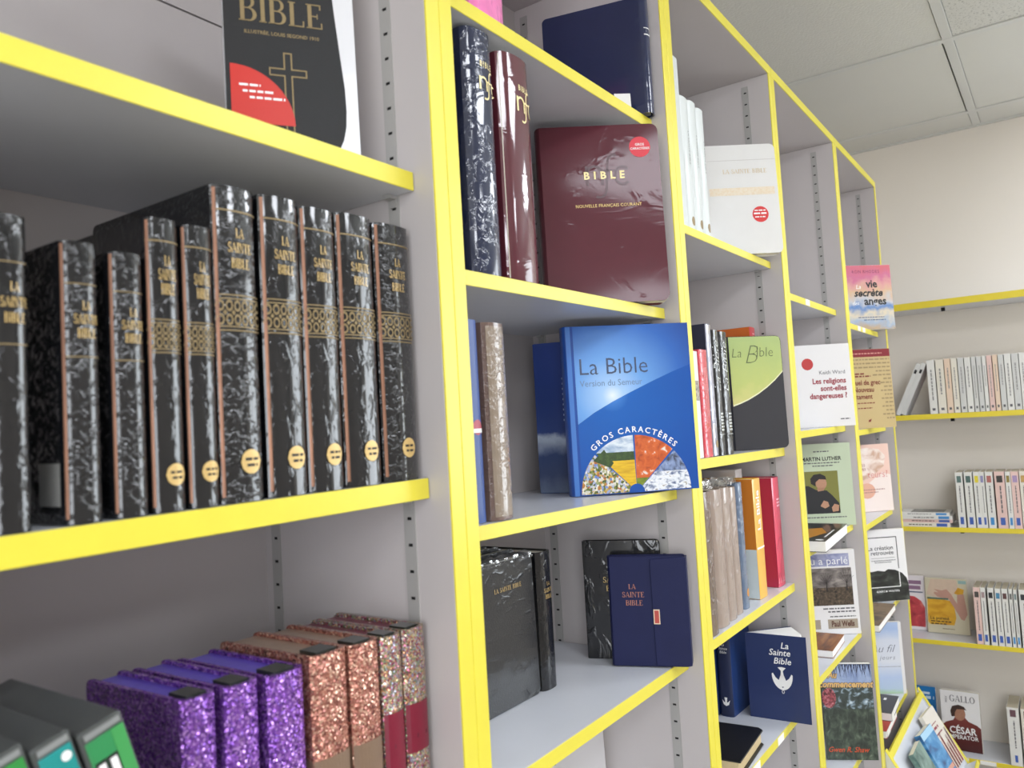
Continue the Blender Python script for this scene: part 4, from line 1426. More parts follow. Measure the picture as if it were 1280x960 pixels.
# ================================================================ books, bay four and five
def flat_book(name, label, cx, cy, z, rz, w, d, t, cover, pages, top=None, kind='paper'):
    """lying book: w along x, d along y, page edges towards -y"""
    rt = empty(name, (cx, cy, z), (0, 0, R(rz)))
    tag(rt, label, 'book')
    m = MB().box(-w / 2, w / 2, -d / 2, d / 2, t - .0012, t).box(-w / 2, w / 2, d / 2 - .0012, d / 2, .0012, t - .0012).box(-w / 2, w / 2, -d / 2, d / 2, 0, .0012)
    m.obj('cover', cover, rt)
    MB().box(-w / 2 + .001, w / 2 - .001, -d / 2 + .001, d / 2 - .0013, .0013, t - .0013).obj('page_block', pages, rt)
    return rt


def lay(rt, t, polys, mat, name, lvl=1):
    V, F = [], []
    for q in polys:
        n = len(V)
        V += [(a, c, t + .00035 * lvl) for a, c in q]
        F.append(tuple(range(n, n + len(q))))
    return link(name, V, F, mat, rt)


DKRED = M('print_dark_red', '#9c2f3c', .45)
CWHITE = M('cover_white', '#e9e7e6', .35, coat=.35, var=.02)
# white paperback with the red dot
b = face_book('book', 'white paperback with a red dot and dark red question on its cover', 2.2590, .5395, -54, .1520, .2245, shz(4, 1, 2.28), .016, CWHITE, style='paper', lean=1.6)
b.disc('front', -.0420, .1720, .0160, M('print_red_dot', '#bf3a3a', .45), 'red_dot', 1)
b.txt('front', 'Keith Ward', .060, .1425, .0150, INK_G, 'author_lettering', align='RIGHT', bold=-.004)
b.txt('front', [('Les religions', .060, .1175, .0205), ('sont-elles', .060, .0975, .0205), ('dangereuses ?', .060, .0770, .0205)], 0, 0, 1, DKRED, align='RIGHT', bold=.025, sx=.90)
b.print_lines('front', [(.036, .062, .018, .003)], INK_G, 'publisher_line', 2)
# pale green paperback with a portrait
b = face_book('book', 'pale green paperback with a portrait of a man in black', 2.3370, .5730, -62, .1400, .2290, shz(4, 2, 2.34), .015, M('cover_pale_green', '#c3d0b2', .4, coat=.3, var=.03), style='paper', lean=1.5)
b.txt('front', 'MARTIN LUTHER', .044, .1815, .0150, INK, align='RIGHT', bold=.02, sx=.95)
b.print_lines('front', [(-.03, .012, .2055, .003), (-.058, .040, .1735, .0028), (-.035, .022, .1655, .0028), (-.06, .046, .022, .0028)], INK_G, 'small_print', 2, seed=9)
b.rect('front', -.059, .031, .034, .152, M('portrait_olive', '#7d7c34', .45, var=.1), 'portrait_ground', 1)
b.polys('front', [[(-.059, .034), (.031, .034), (.029, .062), (.012, .084), (-.002, .098), (-.03, .100), (-.050, .112), (-.059, .112)]], M('portrait_robe', '#19191b', .5), 'portrait_robe', 2)
SKIN = M('portrait_skin', '#b98a6c', .5, var=.15, v_scale=200)
b.polys('front', [[(-.0235 + .0150 * math.cos(R(a)) + .008, .1185 + .0185 * math.sin(R(a))) for a in range(0, 360, 20)], [(-.028, .104), (-.006, .108), (-.010, .098), (-.026, .096)]], SKIN, 'portrait_face', 3)
b.polys('front', [[(-.043, .118), (-.044, .132), (-.034, .143), (-.016, .145), (-.003, .138), (-.001, .128), (-.020, .130), (-.030, .122), (-.031, .110)]], M('portrait_hair', '#1d1512', .5), 'portrait_cap', 4)
b.polys('front', [[(-.022, .055), (-.012, .070), (-.001, .066), (.002, .054), (-.010, .048)], [(.010, .038), (.026, .040), (.028, .056), (.016, .060), (.008, .050)]], SKIN, 'portrait_hands', 3)
# white paperback with the orchard photograph
b = face_book('book', 'white paperback with an orchard photograph and a tan author box', 2.3270, .5720, -58, .1253, .2300, shz(4, 3, 2.33), .018, CWHITE, style='paper', lean=1.7)
b.rect('front', -.062, .046, .186, .220, M_ramp('sky_lilac_print', [(.3, '#6f74a0'), (.6, '#a6a9c6')], scale=(40, 40, 60)), 'title_band', 1)
b.txt('front', 'Dieu a parlé', .044, .191, .0300, WHITE, align='RIGHT', bold=-.004)
b.rect('front', -.062, .050, .128, .181, M_ramp('orchard_upper', [(.3, '#4a4240'), (.5, '#77706c'), (.7, '#a39a92')], scale=(30, 30, 60)), 'cover_photo', 1)
b.rect('front', -.062, .050, .079, .128, M_ramp('orchard_ground', [(.3, '#25201c'), (.55, '#574a3c'), (.75, '#7d6a55')], scale=(140, 140, 140)), 'cover_photo', 1)
tr = []
for tx, s_ in ((-.020, 1.0), (.035, 1.25)):
    tr += [[(tx - .002, .118), (tx + .002, .118), (tx + .001, .142), (tx - .001, .142)]]
    for k in range(7):
        a = R(30 + 20 * k)
        tr.append([(tx - .0005, .138), (tx + .0005, .138), (tx + .019 * s_ * math.cos(a) + .0004, .140 + .030 * s_ * math.sin(a)), (tx + .019 * s_ * math.cos(a) - .0004, .140 + .030 * s_ * math.sin(a))])
b.polys('front', tr, M('tree_bark_print', '#2a2422', .5), 'bare_trees', 2)
b.print_lines('front', [(-.035, .050, .0685, .0035), (-.022, .052, .0600, .0035), (-.018, .052, .0470, .0028)], INK_G, 'small_print', 2, seed=2)
b.rect('front', -.025, .056, .0155, .0410, M('author_box_tan', '#a79a88', .45), 'author_box', 1)
b.rect('front', -.062, -.045, .0155, .0410, M('author_box_tan', '#a79a88', .45), 'author_box', 1)
b.txt('front', 'Paul Wells', .0155, .0215, .0215, M('print_brown', '#5b3324', .45), 'author_lettering', bold=.03, sx=.68)
# jungle picture paperback
b = face_book('book', 'paperback with a jungle photograph and orange title at the bottom of the fourth bookcase', 2.2310, .5357, -65, .1270, .2450, shz(4, 4, 2.23), .020, M('jungle_green', '#2c3a26', .35, coat=.4), style='paper', lean=1.7, pages=PAPER_W)
b.rect('front', -.063, .063, .0005, .130, M_ramp('jungle_foliage', [(.25, '#1b231d'), (.45, '#303a32'), (.62, '#4c5a4a'), (.8, '#84907e')], scale=(70, 70, 45), coat=.3), 'cover_photo', 1)
b.rect('front', -.063, .063, .130, .190, M_ramp('jungle_trees', [(.25, '#232b28'), (.50, '#3f4a46'), (.60, '#8ea3b0'), (.72, '#cddbe2')], scale=(60, 60, 60), detail=10, coat=.3), 'cover_photo', 1)
b.rect('front', -.063, .063, .190, .2445, M_ramp('jungle_sky', [(.3, '#7f93c0'), (.7, '#b3c4e0')], scale=(30, 30, 30), coat=.3), 'cover_photo', 1)
b.polys('front', [[(-.048 + .018 * math.cos(R(a)), .158 + .026 * math.sin(R(a))) for a in range(0, 360, 24)]], M_ramp('red_blossom', [(.35, '#3b2a2a'), (.5, '#a34a52'), (.7, '#c9868a')], scale=(150, 150, 150)), 'red_tree', 2)
pf = []
for k in range(9):
    x0 = -.035 + .011 * k
    for q in range(3):
        dx_ = .004 * math.sin(k * 3 + q * 2)
        pf.append([(x0 - .0015 + .003 * q, .2445), (x0 + .0015 + .003 * q, .2445), (x0 + .003 * q + dx_ * 2, .222 - .008 * ((k * 5 + q * 3) % 4) * .7)])
b.polys('front', pf, M('palm_dark', '#2c3350', .5), 'palm_leaves', 2)
b.txt('front', [('Au', -.036, .2100, .0215), ('commencement', -.004, .1860, .0235)], 0, 0, 1, M('title_shadow', '#3a2416', .5), 'title_outline', bold=.075, shear=.25, sx=.88, lvl=3)
b.txt('front', [('Au', -.036, .2100, .0215), ('commencement', -.004, .1860, .0235)], 0, 0, 1, M('title_orange', '#e6bd7c', .4), bold=.035, shear=.25, sx=.88, lvl=4)
b.txt('front', 'Gwen R. Shaw', -.010, .0200, .0190, M('author_orange_red', '#d9562c', .4), 'author_lettering', bold=.005, shear=.35, sx=.9)
# lying books of bay four
rt = flat_book('book', 'black paperback with an orange patch lying flat under the portrait book', 2.045, .563, shz(4, 2, 2.0), 3.5, .30, .15, .026, M('cover_black_gloss', '#17171a', .3, coat=.5), PAPER_W)
lay(rt, .026, [[(-.12, -.03), (-.02, -.055), (.06, -.03), (.02, .03), (-.08, .05)]], M('print_amber', '#c2811f', .4), 'orange_patch')
lay(rt, .026, [[(-.145, -.065), (-.135, -.070), (-.125, -.062), (-.130, -.050), (-.142, -.052)]], WHITE, 'white_emblem')
lay(rt, .026, [[(-.09, -.065), (.03, -.065), (.03, -.061), (-.09, -.061)]], WHITE, 'title_line')
rt = flat_book('book', 'brown wood-patterned book lying flat before the orchard paperback', 2.180, .592, shz(4, 3, 2.18), 3, .165, .11, .019, M_ramp('brown_wood_cover', [(.3, '#4e2a1a'), (.5, '#8a5228'), (.7, '#b0773c')], scale=(8, 60, 8)), PAPER_W)

# ---- bay five
CLOUD = M_grad('cloud_cover', [(0, '#b8a184'), (.12, '#9fb0c6'), (.22, '#d8cbb0'), (.34, '#5f86bd'), (.45, '#c3c2c4'), (.58, '#d3b08c'), (.70, '#d59a94'), (.82, '#c86a8c'), (1, '#d0626e')], lo=0, hi=.22, rough=.35, coat=.3, noise=.42, nscale=26)
b = face_book('book', 'paperback with pink sunset clouds and a bold black title, high on the last bookcase', 2.8770, .5188, -45.4, .1680, .2190, shz(5, 0, 2.9), .016, CWHITE, style='paper', lean=1.5)
b.rect('front', -.0838, .0838, .0005, .2185, CLOUD, 'cover_picture', 1)
b.txt('front', [('vie', .010, .1430, .0360), ('anges', .018, .0840, .0370)], 0, 0, 1, INK, bold=.03)
b.txt('front', 'secrète', -.006, .1130, .0350, INK, 'title_lettering', bold=.03, shear=.28)
b.txt('front', [('La', -.040, .1390, .0200), ('des', -.055, .0840, .0180)], 0, 0, 1, WHITE, 'title_lettering', shear=.2)
b.txt('front', 'RON RHODES', -.008, .1920, .0145, M('print_plum', '#7a2a4e', .45), 'author_lettering', space=1.15)
b.print_lines('front', [(-.05, .045, .040, .003), (-.03, .05, .031, .003)], M('print_slate', '#4a5a78', .5), 'small_print', 2)
b = face_book('book', 'tan paperback with rows of Greek letters and a dark red top band', 2.7066, .5082, -45, .1567, .2500, shz(5, 1, 2.7), .018, M('cover_tan', '#bfa876', .4, coat=.25, var=.05), style='paper', lean=1.4)
b.rect('front', -.078, .078, .2255, .2495, M('band_dark_red', '#7e1420', .4), 'red_band', 1)
b.print_lines('front', [(-.06, .05, .2345, .0035)], M('print_rose', '#c98a80', .5), 'band_print', 2)
b.print_lines('front', [((-.065 if k < 3 else (.012 if k < 5 else .036)) + .012 * (k % 2), .075, .2150 - k * .0125, .0045) for k in range(16)], M('print_tan_dark', '#94805a', .5), 'letter_rows', 1, seed=4)
b.txt('front', [('Manuel de grec', .036, .1370, .0230), ('du Nouveau', .012, .1145, .0230), ('Testament', .004, .0925, .0230)], 0, 0, 1, M('print_maroon', '#7a2a22', .45), align='RIGHT', bold=.012, sx=.85, lvl=3)
b.print_lines('front', [(-.05, -.018, .170, .0045), (-.05, .004, .162, .0045), (-.05, .01, .078, .003), (-.05, 0, .062, .003)], M('print_maroon', '#7a2a22', .45), 'small_print', 2, seed=6)
b.polys('front', [[(-.018, .020), (-.010, .020), (-.006, .030), (-.016, .026)]], M('print_maroon', '#7a2a22', .45), 'publisher_mark', 2)
b = face_book('book', 'peach and white paperback with a question mark in its pale red title', 2.9002, .5644, -45, .1456, .2253, shz(5, 2, 2.9), .014, M('cover_peach', '#e6c3b4', .4, coat=.25, var=.04), style='paper', lean=1.4)
b.polys('front', [[(-.072, .09), (.0, .115), (.05, .150), (.058, .185), (.035, .208), (-.01, .215), (-.072, .205)]], M_ramp('pale_face_print', [(.35, '#c9a48e'), (.5, '#e4d2c6'), (.7, '#efe6e0')], scale=(22, 22, 34)), 'pale_shape', 1)
b.polys('front', [[(-.072, .001), (.072, .001), (.072, .12), (.04, .13), (-.02, .09), (-.072, .08)]], M('cover_cream_pink', '#eadbd3', .4), 'pale_shape', 1)
b.polys('front', [[(-.02 + .03 * math.cos(R(a)), .07 + .026 * math.sin(R(a))) for a in range(0, 360, 24)]], M('print_peach', '#dba890', .45), 'peach_spot', 2)
b.txt('front', [('es', -.020, .152, .018), ('es', -.018, .139, .018)], 0, 0, 1, M('print_greyrose', '#a77a72', .5), 'title_lettering', align='RIGHT', lvl=3)
b.txt('front', 'teurs?', .062, .1130, .0330, M('print_coral', '#cf7a72', .45), align='RIGHT', bold=-.008, lvl=3, sx=.95)
b.print_lines('front', [(-.06, .045, .072, .003), (-.06, .02, .063, .003)], M('print_greyrose', '#a77a72', .5), 'small_print', 3)
b = face_book('book', 'white paperback with a thin frame and a dark hill picture at its bottom', 2.9044, .5412, -50, .1434, .2360, shz(5, 3, 2.9), .016, CWHITE, style='paper', lean=1.8)
dk = [(-.0715, .0005), (.0715, .0005), (.0715, .055), (.066, .074), (.052, .090), (.030, .101), (.005, .105), (-.008, .098), (-.030, .102), (-.055, .099), (-.0715, .103)]
b.polys('front', [dk], M_ramp('dark_hill_print', [(.3, '#0f1110'), (.55, '#2c302c'), (.75, '#5a5f58')], scale=(24, 24, 50), coat=.8), 'dark_picture', 1)
b.polys('front', [[(-.0715, .2090), (.044, .2090), (.044, .2115), (-.0715, .2115)], [(.0415, .1050), (.044, .1050), (.044, .2090), (.0415, .2090)]], INK, 'frame_line', 2)
b.polys('front', [[(.0415, .0480), (.044, .0480), (.044, .1050), (.0415, .1050)], [(-.0715, .0455), (.044, .0455), (.044, .0480), (-.0715, .0480)]], WHITE, 'frame_line', 2)
b.txt('front', [('La création', .030, .1690, .0200), ('retrouvée', .030, .1530, .0200)], 0, 0, 1, INK_G, align='RIGHT', bold=.008)
b.print_lines('front', [(-.05, .032, .1420, .0012), (-.05, .034, .1330, .0022), (-.04, .02, .1270, .0022)], INK_G, 'small_print', 2)
b.txt('front', 'ALBERT M. WOLTERS', .038, .0300, .0085, WHITE, 'author_lettering', align='RIGHT', bold=.01)
b = face_book('book', 'pale blue paperback with slanted script title standing low on the last bookcase', 2.9220, .5730, -62, .1200, .2350, shz(5, 4, 2.92), .014, CWHITE, style='paper', lean=1.7)
b.rect('front', -.0598, .0500, .0005, .2345, M_grad('pale_blue_cover', [(0, '#a8c79a'), (.07, '#b7c9dc'), (.22, '#b4c5e2'), (.45, '#dcdfe6'), (.75, '#d5dae6'), (.9, '#a9bfe2'), (1, '#b4c6e6')], lo=0, hi=.235, noise=.08), 'cover_picture', 1)
b.txt('front', 'Au fil', .030, .1360, .0360, M('script_grey', '#5a6070', .5), align='RIGHT', shear=.4, bold=-.012)
b.txt('front', 'des jours', .032, .1120, .0200, M('script_grey', '#5a6070', .5), 'subtitle_lettering', align='RIGHT', shear=.3, space=1.2, bold=-.008)
b.print_lines('front', [(-.05, .048, .0880, .0012), (-.05, -.025, .190, .003)], INK_G, 'small_print', 2)
# lying books of bay five
rt = flat_book('book', 'brown book lying flat beneath the dark hill paperback', 2.640, .556, shz(5, 3, 2.6), 1, .29, .11, .020, M_ramp('brown_grey_cover', [(.35, '#4a3a2c'), (.6, '#8a7258')], scale=(20, 20, 20)), PAPER_W)
rt = flat_book('book', 'red book lying flat beneath the charcoal one at the foot of the last bookcase', 2.620, .560, shz(5, 4, 2.6), 1, .19, .10, .022, M('cover_red_flat', '#a8321f', .4), PAPER_W)
MB().box(-.085, -.035, -.0512, -.0502, .002, .020).obj('price_label', LABEL, rt)
rt = flat_book('book', 'charcoal grey book lying flat on top of the red one', 2.690, .560, shz(5, 4, 2.6) + .0222, 2, .165, .10, .024, M('cover_charcoal_flat', '#3f3e40', .45), PAPER_W)
MB().box(-.078, -.040, -.0512, -.0502, .003, .021).obj('price_label', LABEL, rt)
lay(rt, .024, [[(.03, -.02), (.05, -.02), (.05, -.012), (.03, -.012)]], WHITE, 'white_mark')
lay(rt, .024, [[(-.08, .0), (-.06, .0), (-.06, .048), (-.08, .048)]], M('print_amber', '#c2811f', .4), 'orange_patch')

# ================================================================ brochures on the slanted display
def slope_book(name, label, x, w, h, t, cover, s, rz, lean):
    """leaning on the slope, s = distance of its foot down the slope from the top edge"""
    A, B = Vector((0, .4985, .487)), Vector((0, .348, .232))
    d = (B - A).normalized()
    n = Vector((0, -(A.z - B.z), A.y - B.y)).normalized()
    p = A + d * s + n * (t + .0005)
    return Book(name, label, (x, p.y, p.z), rz, w, t, h, cover, style='paper', lean=lean, cat='brochure')


CRM = M('brochure_cream', '#e3ddd3', .4, coat=.3, var=.03)
b = slope_book('brochure', 'cream brochure with dark raised hands leaning on the slanted display', 2.880, .125, .175, .013, CRM, .226, -6, 28)
b.print_lines('front', [(-.045, .015, .120, .007), (-.05, .03, .104, .004), (-.04, .02, .135, .003)], M('print_wine', '#8c3a48', .5), 'title_print', 2, seed=8)
hand = []
for k in range(6):
    x0 = -.055 + .021 * k
    hh = .055 + .018 * ((k * 37) % 3)
    hand += [[(x0 - .007, .0), (x0 + .007, .0), (x0 + .006, hh), (x0 - .006, hh)]]
    for q in range(4):
        hand += [[(x0 - .006 + .0033 * q, hh - .002), (x0 - .0035 + .0033 * q, hh - .002), (x0 - .0035 + .0042 * q - .002, hh + .016), (x0 - .005 + .0042 * q - .002, hh + .016)]]
b.polys('front', hand, M_ramp('hands_print', [(.35, '#3d1a18'), (.6, '#8a2c26')], scale=(30, 30, 20)), 'raised_hands', 1)
b = slope_book('brochure', 'blue brochure with a pale stripe on the slanted display left of the cream one', 2.735, .115, .160, .020, M_ramp('brochure_blue', [(.3, '#1d3f72'), (.5, '#3f86bc'), (.7, '#7fb6dc')], scale=(14, 14, 26), coat=.4), .226, -6, 28)
b.rect('front', -.02, .057, .03, .042, M('stripe_salmon', '#d09a86', .45), 'pale_stripe', 1)
b.rect('front', -.057, .057, .140, .159, M('stripe_pale_blue', '#a9cfe6', .45), 'top_band', 1)
b = slope_book('brochure', 'grey-green brochure at the left of the slanted display', 2.600, .115, .160, .016, M_ramp('brochure_green', [(.35, '#40605a'), (.6, '#86a198')], scale=(20, 20, 20), coat=.3), .226, 0, 28)

# ================================================================ books on the far wall
def far_spine(name, label, yl, yr, z, h, cover, group=None, depth=.125, x=XF, **kw):
    return Book(name, label, (x + depth / 2, yr, z), 0, depth, yl - yr, h, cover, style='paper', group=group, **kw)


W_T = [M('paper_spine_%s' % n, c, .5, coat=.2, var=.03) for n, c in (('white', '#e0dfda'), ('cream', '#e3ddcf'), ('peach', '#e6cdb6'), ('grey', '#cfcfcc'), ('pink', '#e2c2ba'))]
SP2 = [(.4226, .3975, 0), (.3939, .3680, 1), (.3651, .3460, 2), (.3433, .3245, 1), (.3217, .3030, 3), (.3003, .2812, 0), (.2785, .2650, 3), (.2626, .2475, 3),
       (.2449, .2335, 0), (.2310, .2155, 4), (.2126, .1985, 2), (.1957, .1795, 3), (.1771, .1575, 0), (.1552, .1350, 3), (.1329, .1140, 0), (.1120, .0930, 0), (.0910, .0720, 1), (.0700, .0500, 0)]
ORD2 = ORD + ['sixteenth', 'seventeenth', 'eighteenth']
zf = FAR[1][0] + .0002
for i, (yl, yr, m_) in enumerate(SP2):
    b = far_spine('book', '%s upright %s book from the left on the upper far wall shelf' % (ORD2[i], ['white', 'cream', 'peach', 'pale grey', 'pale pink'][m_]), yl, yr, zf, .1990 - .001 * (i % 2), W_T[m_], 'pale books on the upper far wall shelf')
    t = yl - yr
    b.print_lines('spine', [(.05 + .02 * (i % 3), .165, -t * .08, t * .17)], M('ink_pale_grey', '#8a8987', .5), 'spine_lettering', 2, vert=True, seed=i)
    b.rect('spine', -t * .20, t * .20, .012, .021, INK_G, 'publisher_mark', 1)
    if i == 0:
        b.rect('back', -.062, .062, .0005, .197, M('pink_back_cover', '#d9b1b4', .45, coat=.2), 'back_cover_print', 1)
for k in range(2):
    yy = .5085 + k * .0175
    b = Book('book', ('grey book leaning right, next to the upright row on the upper far wall shelf', 'grey book leaning at the left end of the upper far wall shelf')[k], (XF + .0625, yy, zf), 0, .125, .0155, .205, W_T[3], style='paper', lean=-24.5,
             group='leaning books on the far wall')
    b.rect('spine', -.004, .004, .165, .180, INK, 'publisher_mark', 1)
    b.polys('back', [[(-.04, .06), (.04, .05), (.05, .15), (-.03, .16)]], M('print_grey_mist', '#a5a5a3', .5), 'cover_picture', 1)
# shelf three: flat pile and blue labelled paperbacks
zf = FAR[2][0] + .0002
BLB = M('label_blue', '#3f5fae', .5)
BLB2 = M('label_sky', '#3f8ac8', .5)
PL = ['bottom book of the flat pile on the far wall, cream with a blue label', 'second book from the bottom of the flat pile on the far wall', 'third book of the flat pile on the far wall, sky blue label', 'top book of the flat pile on the far wall, grey photograph on its cover']
zc = zf
for k in range(4):
    t = (.0150, .0120, .0135, .0110)[k]
    rt = empty('book', (XF + .004 + .004 * (k % 2), .3900 - .008 * (k in (1, 2)), zc))
    tag(rt, PL[k], 'book', 'flat pile on the far wall')
    m_ = MB().box(0, .11, 0, .165, 0, .0007).box(0, .11, 0, .165, t - .0007, t).box(0, .0007, 0, .165, .0007, t - .0007)
    m_.obj('cover', W_T[(1, 4, 0, 0)[k]], rt)
    MB().box(.0008, .1095, .0005, .1645, .0008, t - .0008).obj('page_block', PAPER_W, rt)
    MB().box(-.0006, -.0001, .010, .045, .002, t - .002).obj('blue_label', (BLB, BLB, BLB2, BLB2)[k], rt)
    q = MB()
    rd = random.Random(k)
    y_ = .06
    while y_ < .13:
        l_ = rd.uniform(.004, .012)
        q.box(-.0006, -.0001, y_, y_ + l_, t * .4, t * .6)
        y_ += l_ + .003
    o = q.obj('spine_lettering', INK, rt)
    o['kind'] = 'stuff'
    if k == 3:
        MB().box(.01, .10, .02, .13, t + .0001, t + .0004).obj('cover_photo', M_ramp('cover_grey_photo', [(.35, '#2f302c'), (.6, '#8a8a84')], scale=(30, 30, 30)), rt)
    zc += t + .0002
SP3 = [(.3614, .3385, 0), (.3331, .3082, 0), (.3042, .2850, 0), (.2847, .2705, 0), (.2673, .2440, 0), (.2388, .2085, 4), (.2060, .1905, 0), (.1892, .1660, 4), (.1635, .1440, 1), (.1420, .1200, 0), (.1180, .0950, 0), (.0930, .0700, 0)]
PIC3 = ['#5a7470', '#4a6460', '#e0cf3a', '#8a86b0', '#b06a64', '#3a3634', '#8a7a3a', '#a890b8', '#c09a5a', '#7a6a5a', '#55708a', '#8a5a4a']
for i, (yl, yr, m_) in enumerate(SP3):
    b = far_spine('book', '%s upright blue-labelled paperback from the left on the middle far wall shelf' % ORD[i], yl, yr, zf, .1990 + .0006 * (i % 3), W_T[m_], 'blue-labelled paperbacks on the middle far wall shelf', pages=PAPER_G)
    t = yl - yr
    if i == 0:
        b.rect('back', -.062, .062, .0005, .197, M('grey_back_cover', '#9d978d', .5), 'back_cover_print', 1)
    b.rect('spine', -t * .30, t * .30, .162, .186, M('spine_picture_%d' % i, PIC3[i], .5, var=.35, v_scale=250), 'spine_picture', 1)
    b.rect('spine', -t * .24, t * .24, .012, .038, BLB2 if i in (4, 6) else BLB, 'blue_label', 1)
    b.print_lines('spine', [(.055, .150, -t * .05, t * .14)], INK_G, 'spine_lettering', 2, vert=True, seed=30 + i)
# shelf four
zf = FAR[3][0] + .0002
SP4 = [(.3359, .3155, 4), (.3135, .2985, 0), (.2916, .2730, 0), (.2691, .2515, 0), (.2488, .2305, 0), (.2270, .2165, 0), (.2132, .2030, 0), (.1972, .1700, 0), (.1680, .1480, 1), (.1460, .1250, 0), (.1230, .1010, 0)]
PIC4 = ['#4a4440', '#a08a8a', '#2a2a2c', '#4a86a8', '#5a3a3a', '#6a6a66', '#7a8a8a', '#2f3136', '#7a6a5a', '#55708a', '#8a5a4a']
for i, (yl, yr, m_) in enumerate(SP4):
    b = far_spine('book', '%s upright paperback right of the yellow blouse book on the lower far wall shelf' % ORD[i], yl, yr, zf, .2010 + .0007 * (i % 3), W_T[m_], 'paperbacks beside the yellow blouse book', pages=PAPER_G)
    t = yl - yr
    b.rect('spine', -t * .32, t * .32, .166, .186, M('spine_picture4_%d' % i, PIC4[i], .5, var=.35, v_scale=250), 'spine_picture', 1)
    b.rect('spine', -t * .28, t * .28, .012, .036, BLB2 if i in (5, 6) else BLB, 'blue_label', 1)
    b.print_lines('spine', [(.050, .155, -t * .05, t * .14)], INK_G, 'spine_lettering', 2, vert=True, seed=60 + i)


def far_face(label, yl, yr, x, z, h, cover, t=.012, lean=6):
    return Book('book', label, (x, (yl + yr) / 2, z), -90, yl - yr, t, h, cover, style='paper', lean=lean)


b = far_face('book cover with a person in a yellow blouse, face-out on the far wall', .5070, .3670, 3.405, zf, .2030, M('cover_beige', '#cbc3a8', .4, coat=.3, var=.04), lean=4)
YB2 = M_ramp('blouse_yellow', [(.35, '#c78f14'), (.6, '#dba92a')], scale=(20, 20, 40))
SK2 = M('print_skin', '#b98d7c', .5, var=.08, v_scale=60)
b.polys('front', [[(-.068, .040), (-.060, .030), (.020, .032), (.028, .060), (.022, .120), (-.065, .132)], [(.024, .150), (.040, .172), (.060, .165), (.056, .148), (.036, .146)]], YB2, 'yellow_blouse', 1)
b.polys('front', [[(-.068, .142), (-.050, .200), (.036, .200), (.040, .172), (.020, .140), (-.030, .128)]], M('print_skin_pale', '#cdb6a0', .5, var=.1, v_scale=80), 'neck', 2)
b.polys('front', [[(.036, .146), (.058, .148), (.066, .075), (.054, .052), (.044, .056), (.020, .104), (.006, .130), (.016, .146), (.034, .112)], [(.016, .146), (.004, .126), (-.030, .134), (-.042, .146), (-.040, .152), (-.026, .150), (-.040, .162), (-.014, .158), (.002, .164)]], SK2, 'arm_and_hand', 3)
b.rect('front', -.066, .006, .1245, .1305, M('bead_teal', '#4d6a5c', .5), 'bead_trim', 4)
b.rect('front', .042, .068, .186, .198, M('tab_teal', '#8fb0ac', .5), 'corner_tab', 2)
b.txt('front', 'La pureté', -.060, .050, .0165, M('print_umber', '#4f3a12', .5), align='LEFT', bold=.01, lvl=4)
b.print_lines('front', [(-.058, .010, .041, .0042), (-.058, -.006, .032, .0042), (-.02, .02, .016, .002)], M('print_umber', '#4f3a12', .5), 'small_print', 4)
b = far_face('white book with a rounded red picture behind the last yellow post on the far wall', .5950, .5120, 3.425, zf, .2050, M('cover_pinkish_white', '#e6dfe2', .4, coat=.3), lean=4)
b.polys('front', [[(-.040, .012), (.036, .012), (.038, .085), (.026, .110), (.004, .125), (-.025, .128), (-.040, .120)]], M_ramp('red_fruit_print', [(.3, '#8c2430'), (.55, '#c2444a'), (.75, '#dc8a78')], scale=(26, 26, 26)), 'red_picture', 1)
b.print_lines('front', [(-.020, .034, .172, .014), (-.020, .034, .152, .014)], M('print_magenta_grey', '#8c6a86', .5), 'title_print', 2)
b.rect('front', -.03, .034, .140, .1445, M('print_slate', '#4a5a78', .5), 'subtitle_line', 2)
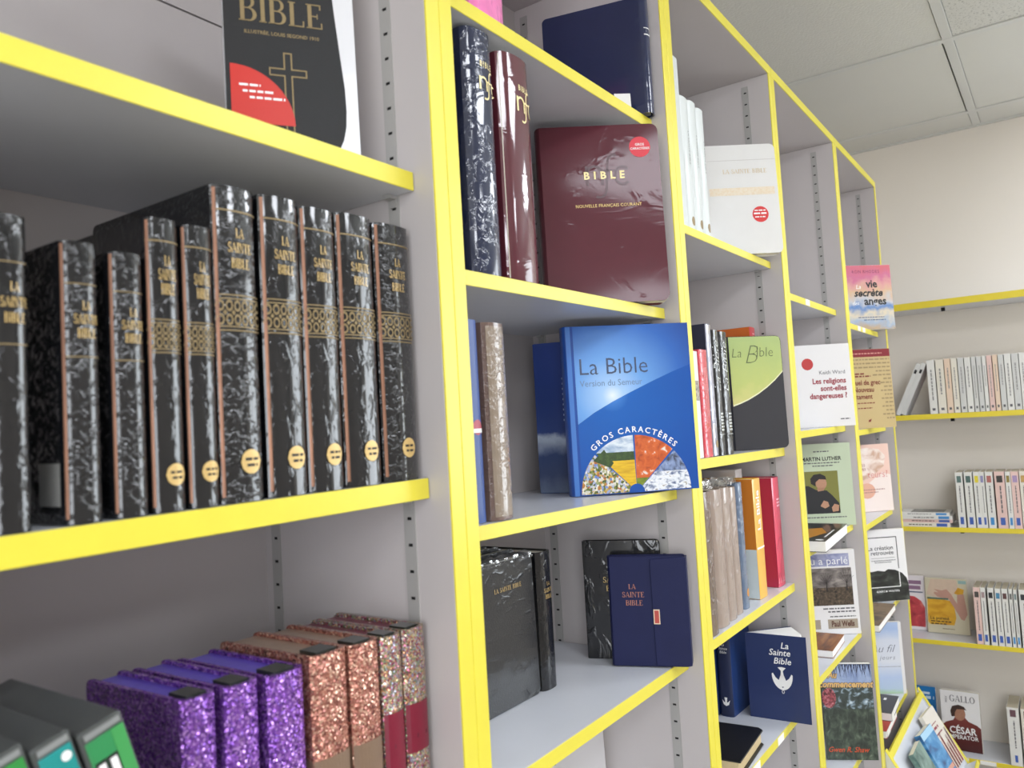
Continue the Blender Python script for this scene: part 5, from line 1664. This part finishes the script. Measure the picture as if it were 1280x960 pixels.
# shelf five
zf = FAR[4][0] + .0002
b = far_face('white book with a bust portrait in dark red, face-out on the lowest far wall shelf', .4790, .3530, 3.353, zf, .2127, CWHITE, t=.020, lean=2)
b.txt('front', 'GALLO', .008, .1750, .0225, INK_G, 'author_lettering', serif=True, track=.05, sx=.92)
b.txt('front', 'MAX', -.041, .180, .0105, INK_G, 'author_lettering', rot=90)
b.polys('front', [[(-.060, .0005), (.062, .0005), (.062, .088), (.050, .098), (.024, .108), (.012, .122), (-.018, .122), (-.026, .108), (-.050, .098), (-.060, .088)]], M_grad('bust_robe', [(0, '#3f1414'), (.5, '#5f2622'), (1, '#7d3a34')], lo=0, hi=.12, noise=.2), 'bust', 1)
b.polys('front', [[(-.004 + .0195 * math.cos(R(a)), .134 + .026 * math.sin(R(a))) for a in range(0, 360, 20)]], M('print_skin_brown', '#a5765e', .5, var=.25, v_scale=120), 'bust_face', 2)
b.polys('front', [[(-.030, .120), (-.033, .140), (-.026, .158), (-.006, .165), (.012, .160), (.020, .148), (.006, .150), (-.012, .148), (-.018, .136), (-.020, .122)]], M('print_hair_brown', '#3f2a20', .5), 'bust_hair', 3)
b.txt('front', 'CÉSAR', .003, .0620, .0345, WHITE, bold=.02, lvl=4, sx=.86)
b.txt('front', 'IMPERATOR', .003, .0430, .0205, WHITE, bold=.015, lvl=4, sx=.88)
b = far_face('bright blue book with pale lettering behind the slanted display on the far wall', .6000, .5070, 3.440, zf, .1900, M('cover_azure', '#1877bc', .4, coat=.4), lean=3)
b.print_lines('front', [(-.03, .030, .160, .009), (-.03, .040, .143, .011), (-.03, .020, .126, .008)], M('print_pale_azure', '#cfe2ee', .5), 'title_print', 2, seed=12)
for i, (yl, yr) in enumerate(((.2645, .2290), (.2230, .1900), (.1880, .1600))):
    b = far_spine('book', '%s thick white paperback from the left on the lowest far wall shelf' % ORD[i], yl, yr, zf, .1995, W_T[1 if i else 0], 'thick white paperbacks', pages=PAPER_G, depth=.14)
    t = yl - yr
    b.rect('spine', -t * .25, t * .25, .168, .192, M('spine_picture5', '#6a4a52', .5, var=.3, v_scale=200), 'spine_picture', 1)
    b.rect('spine', -t * .12, t * .12, .012, .036, BLB, 'blue_label', 1)
    b.print_lines('spine', [(.060, .155, -t * .02, t * .10)], INK_G, 'spine_lettering', 2, vert=True, seed=90 + i)
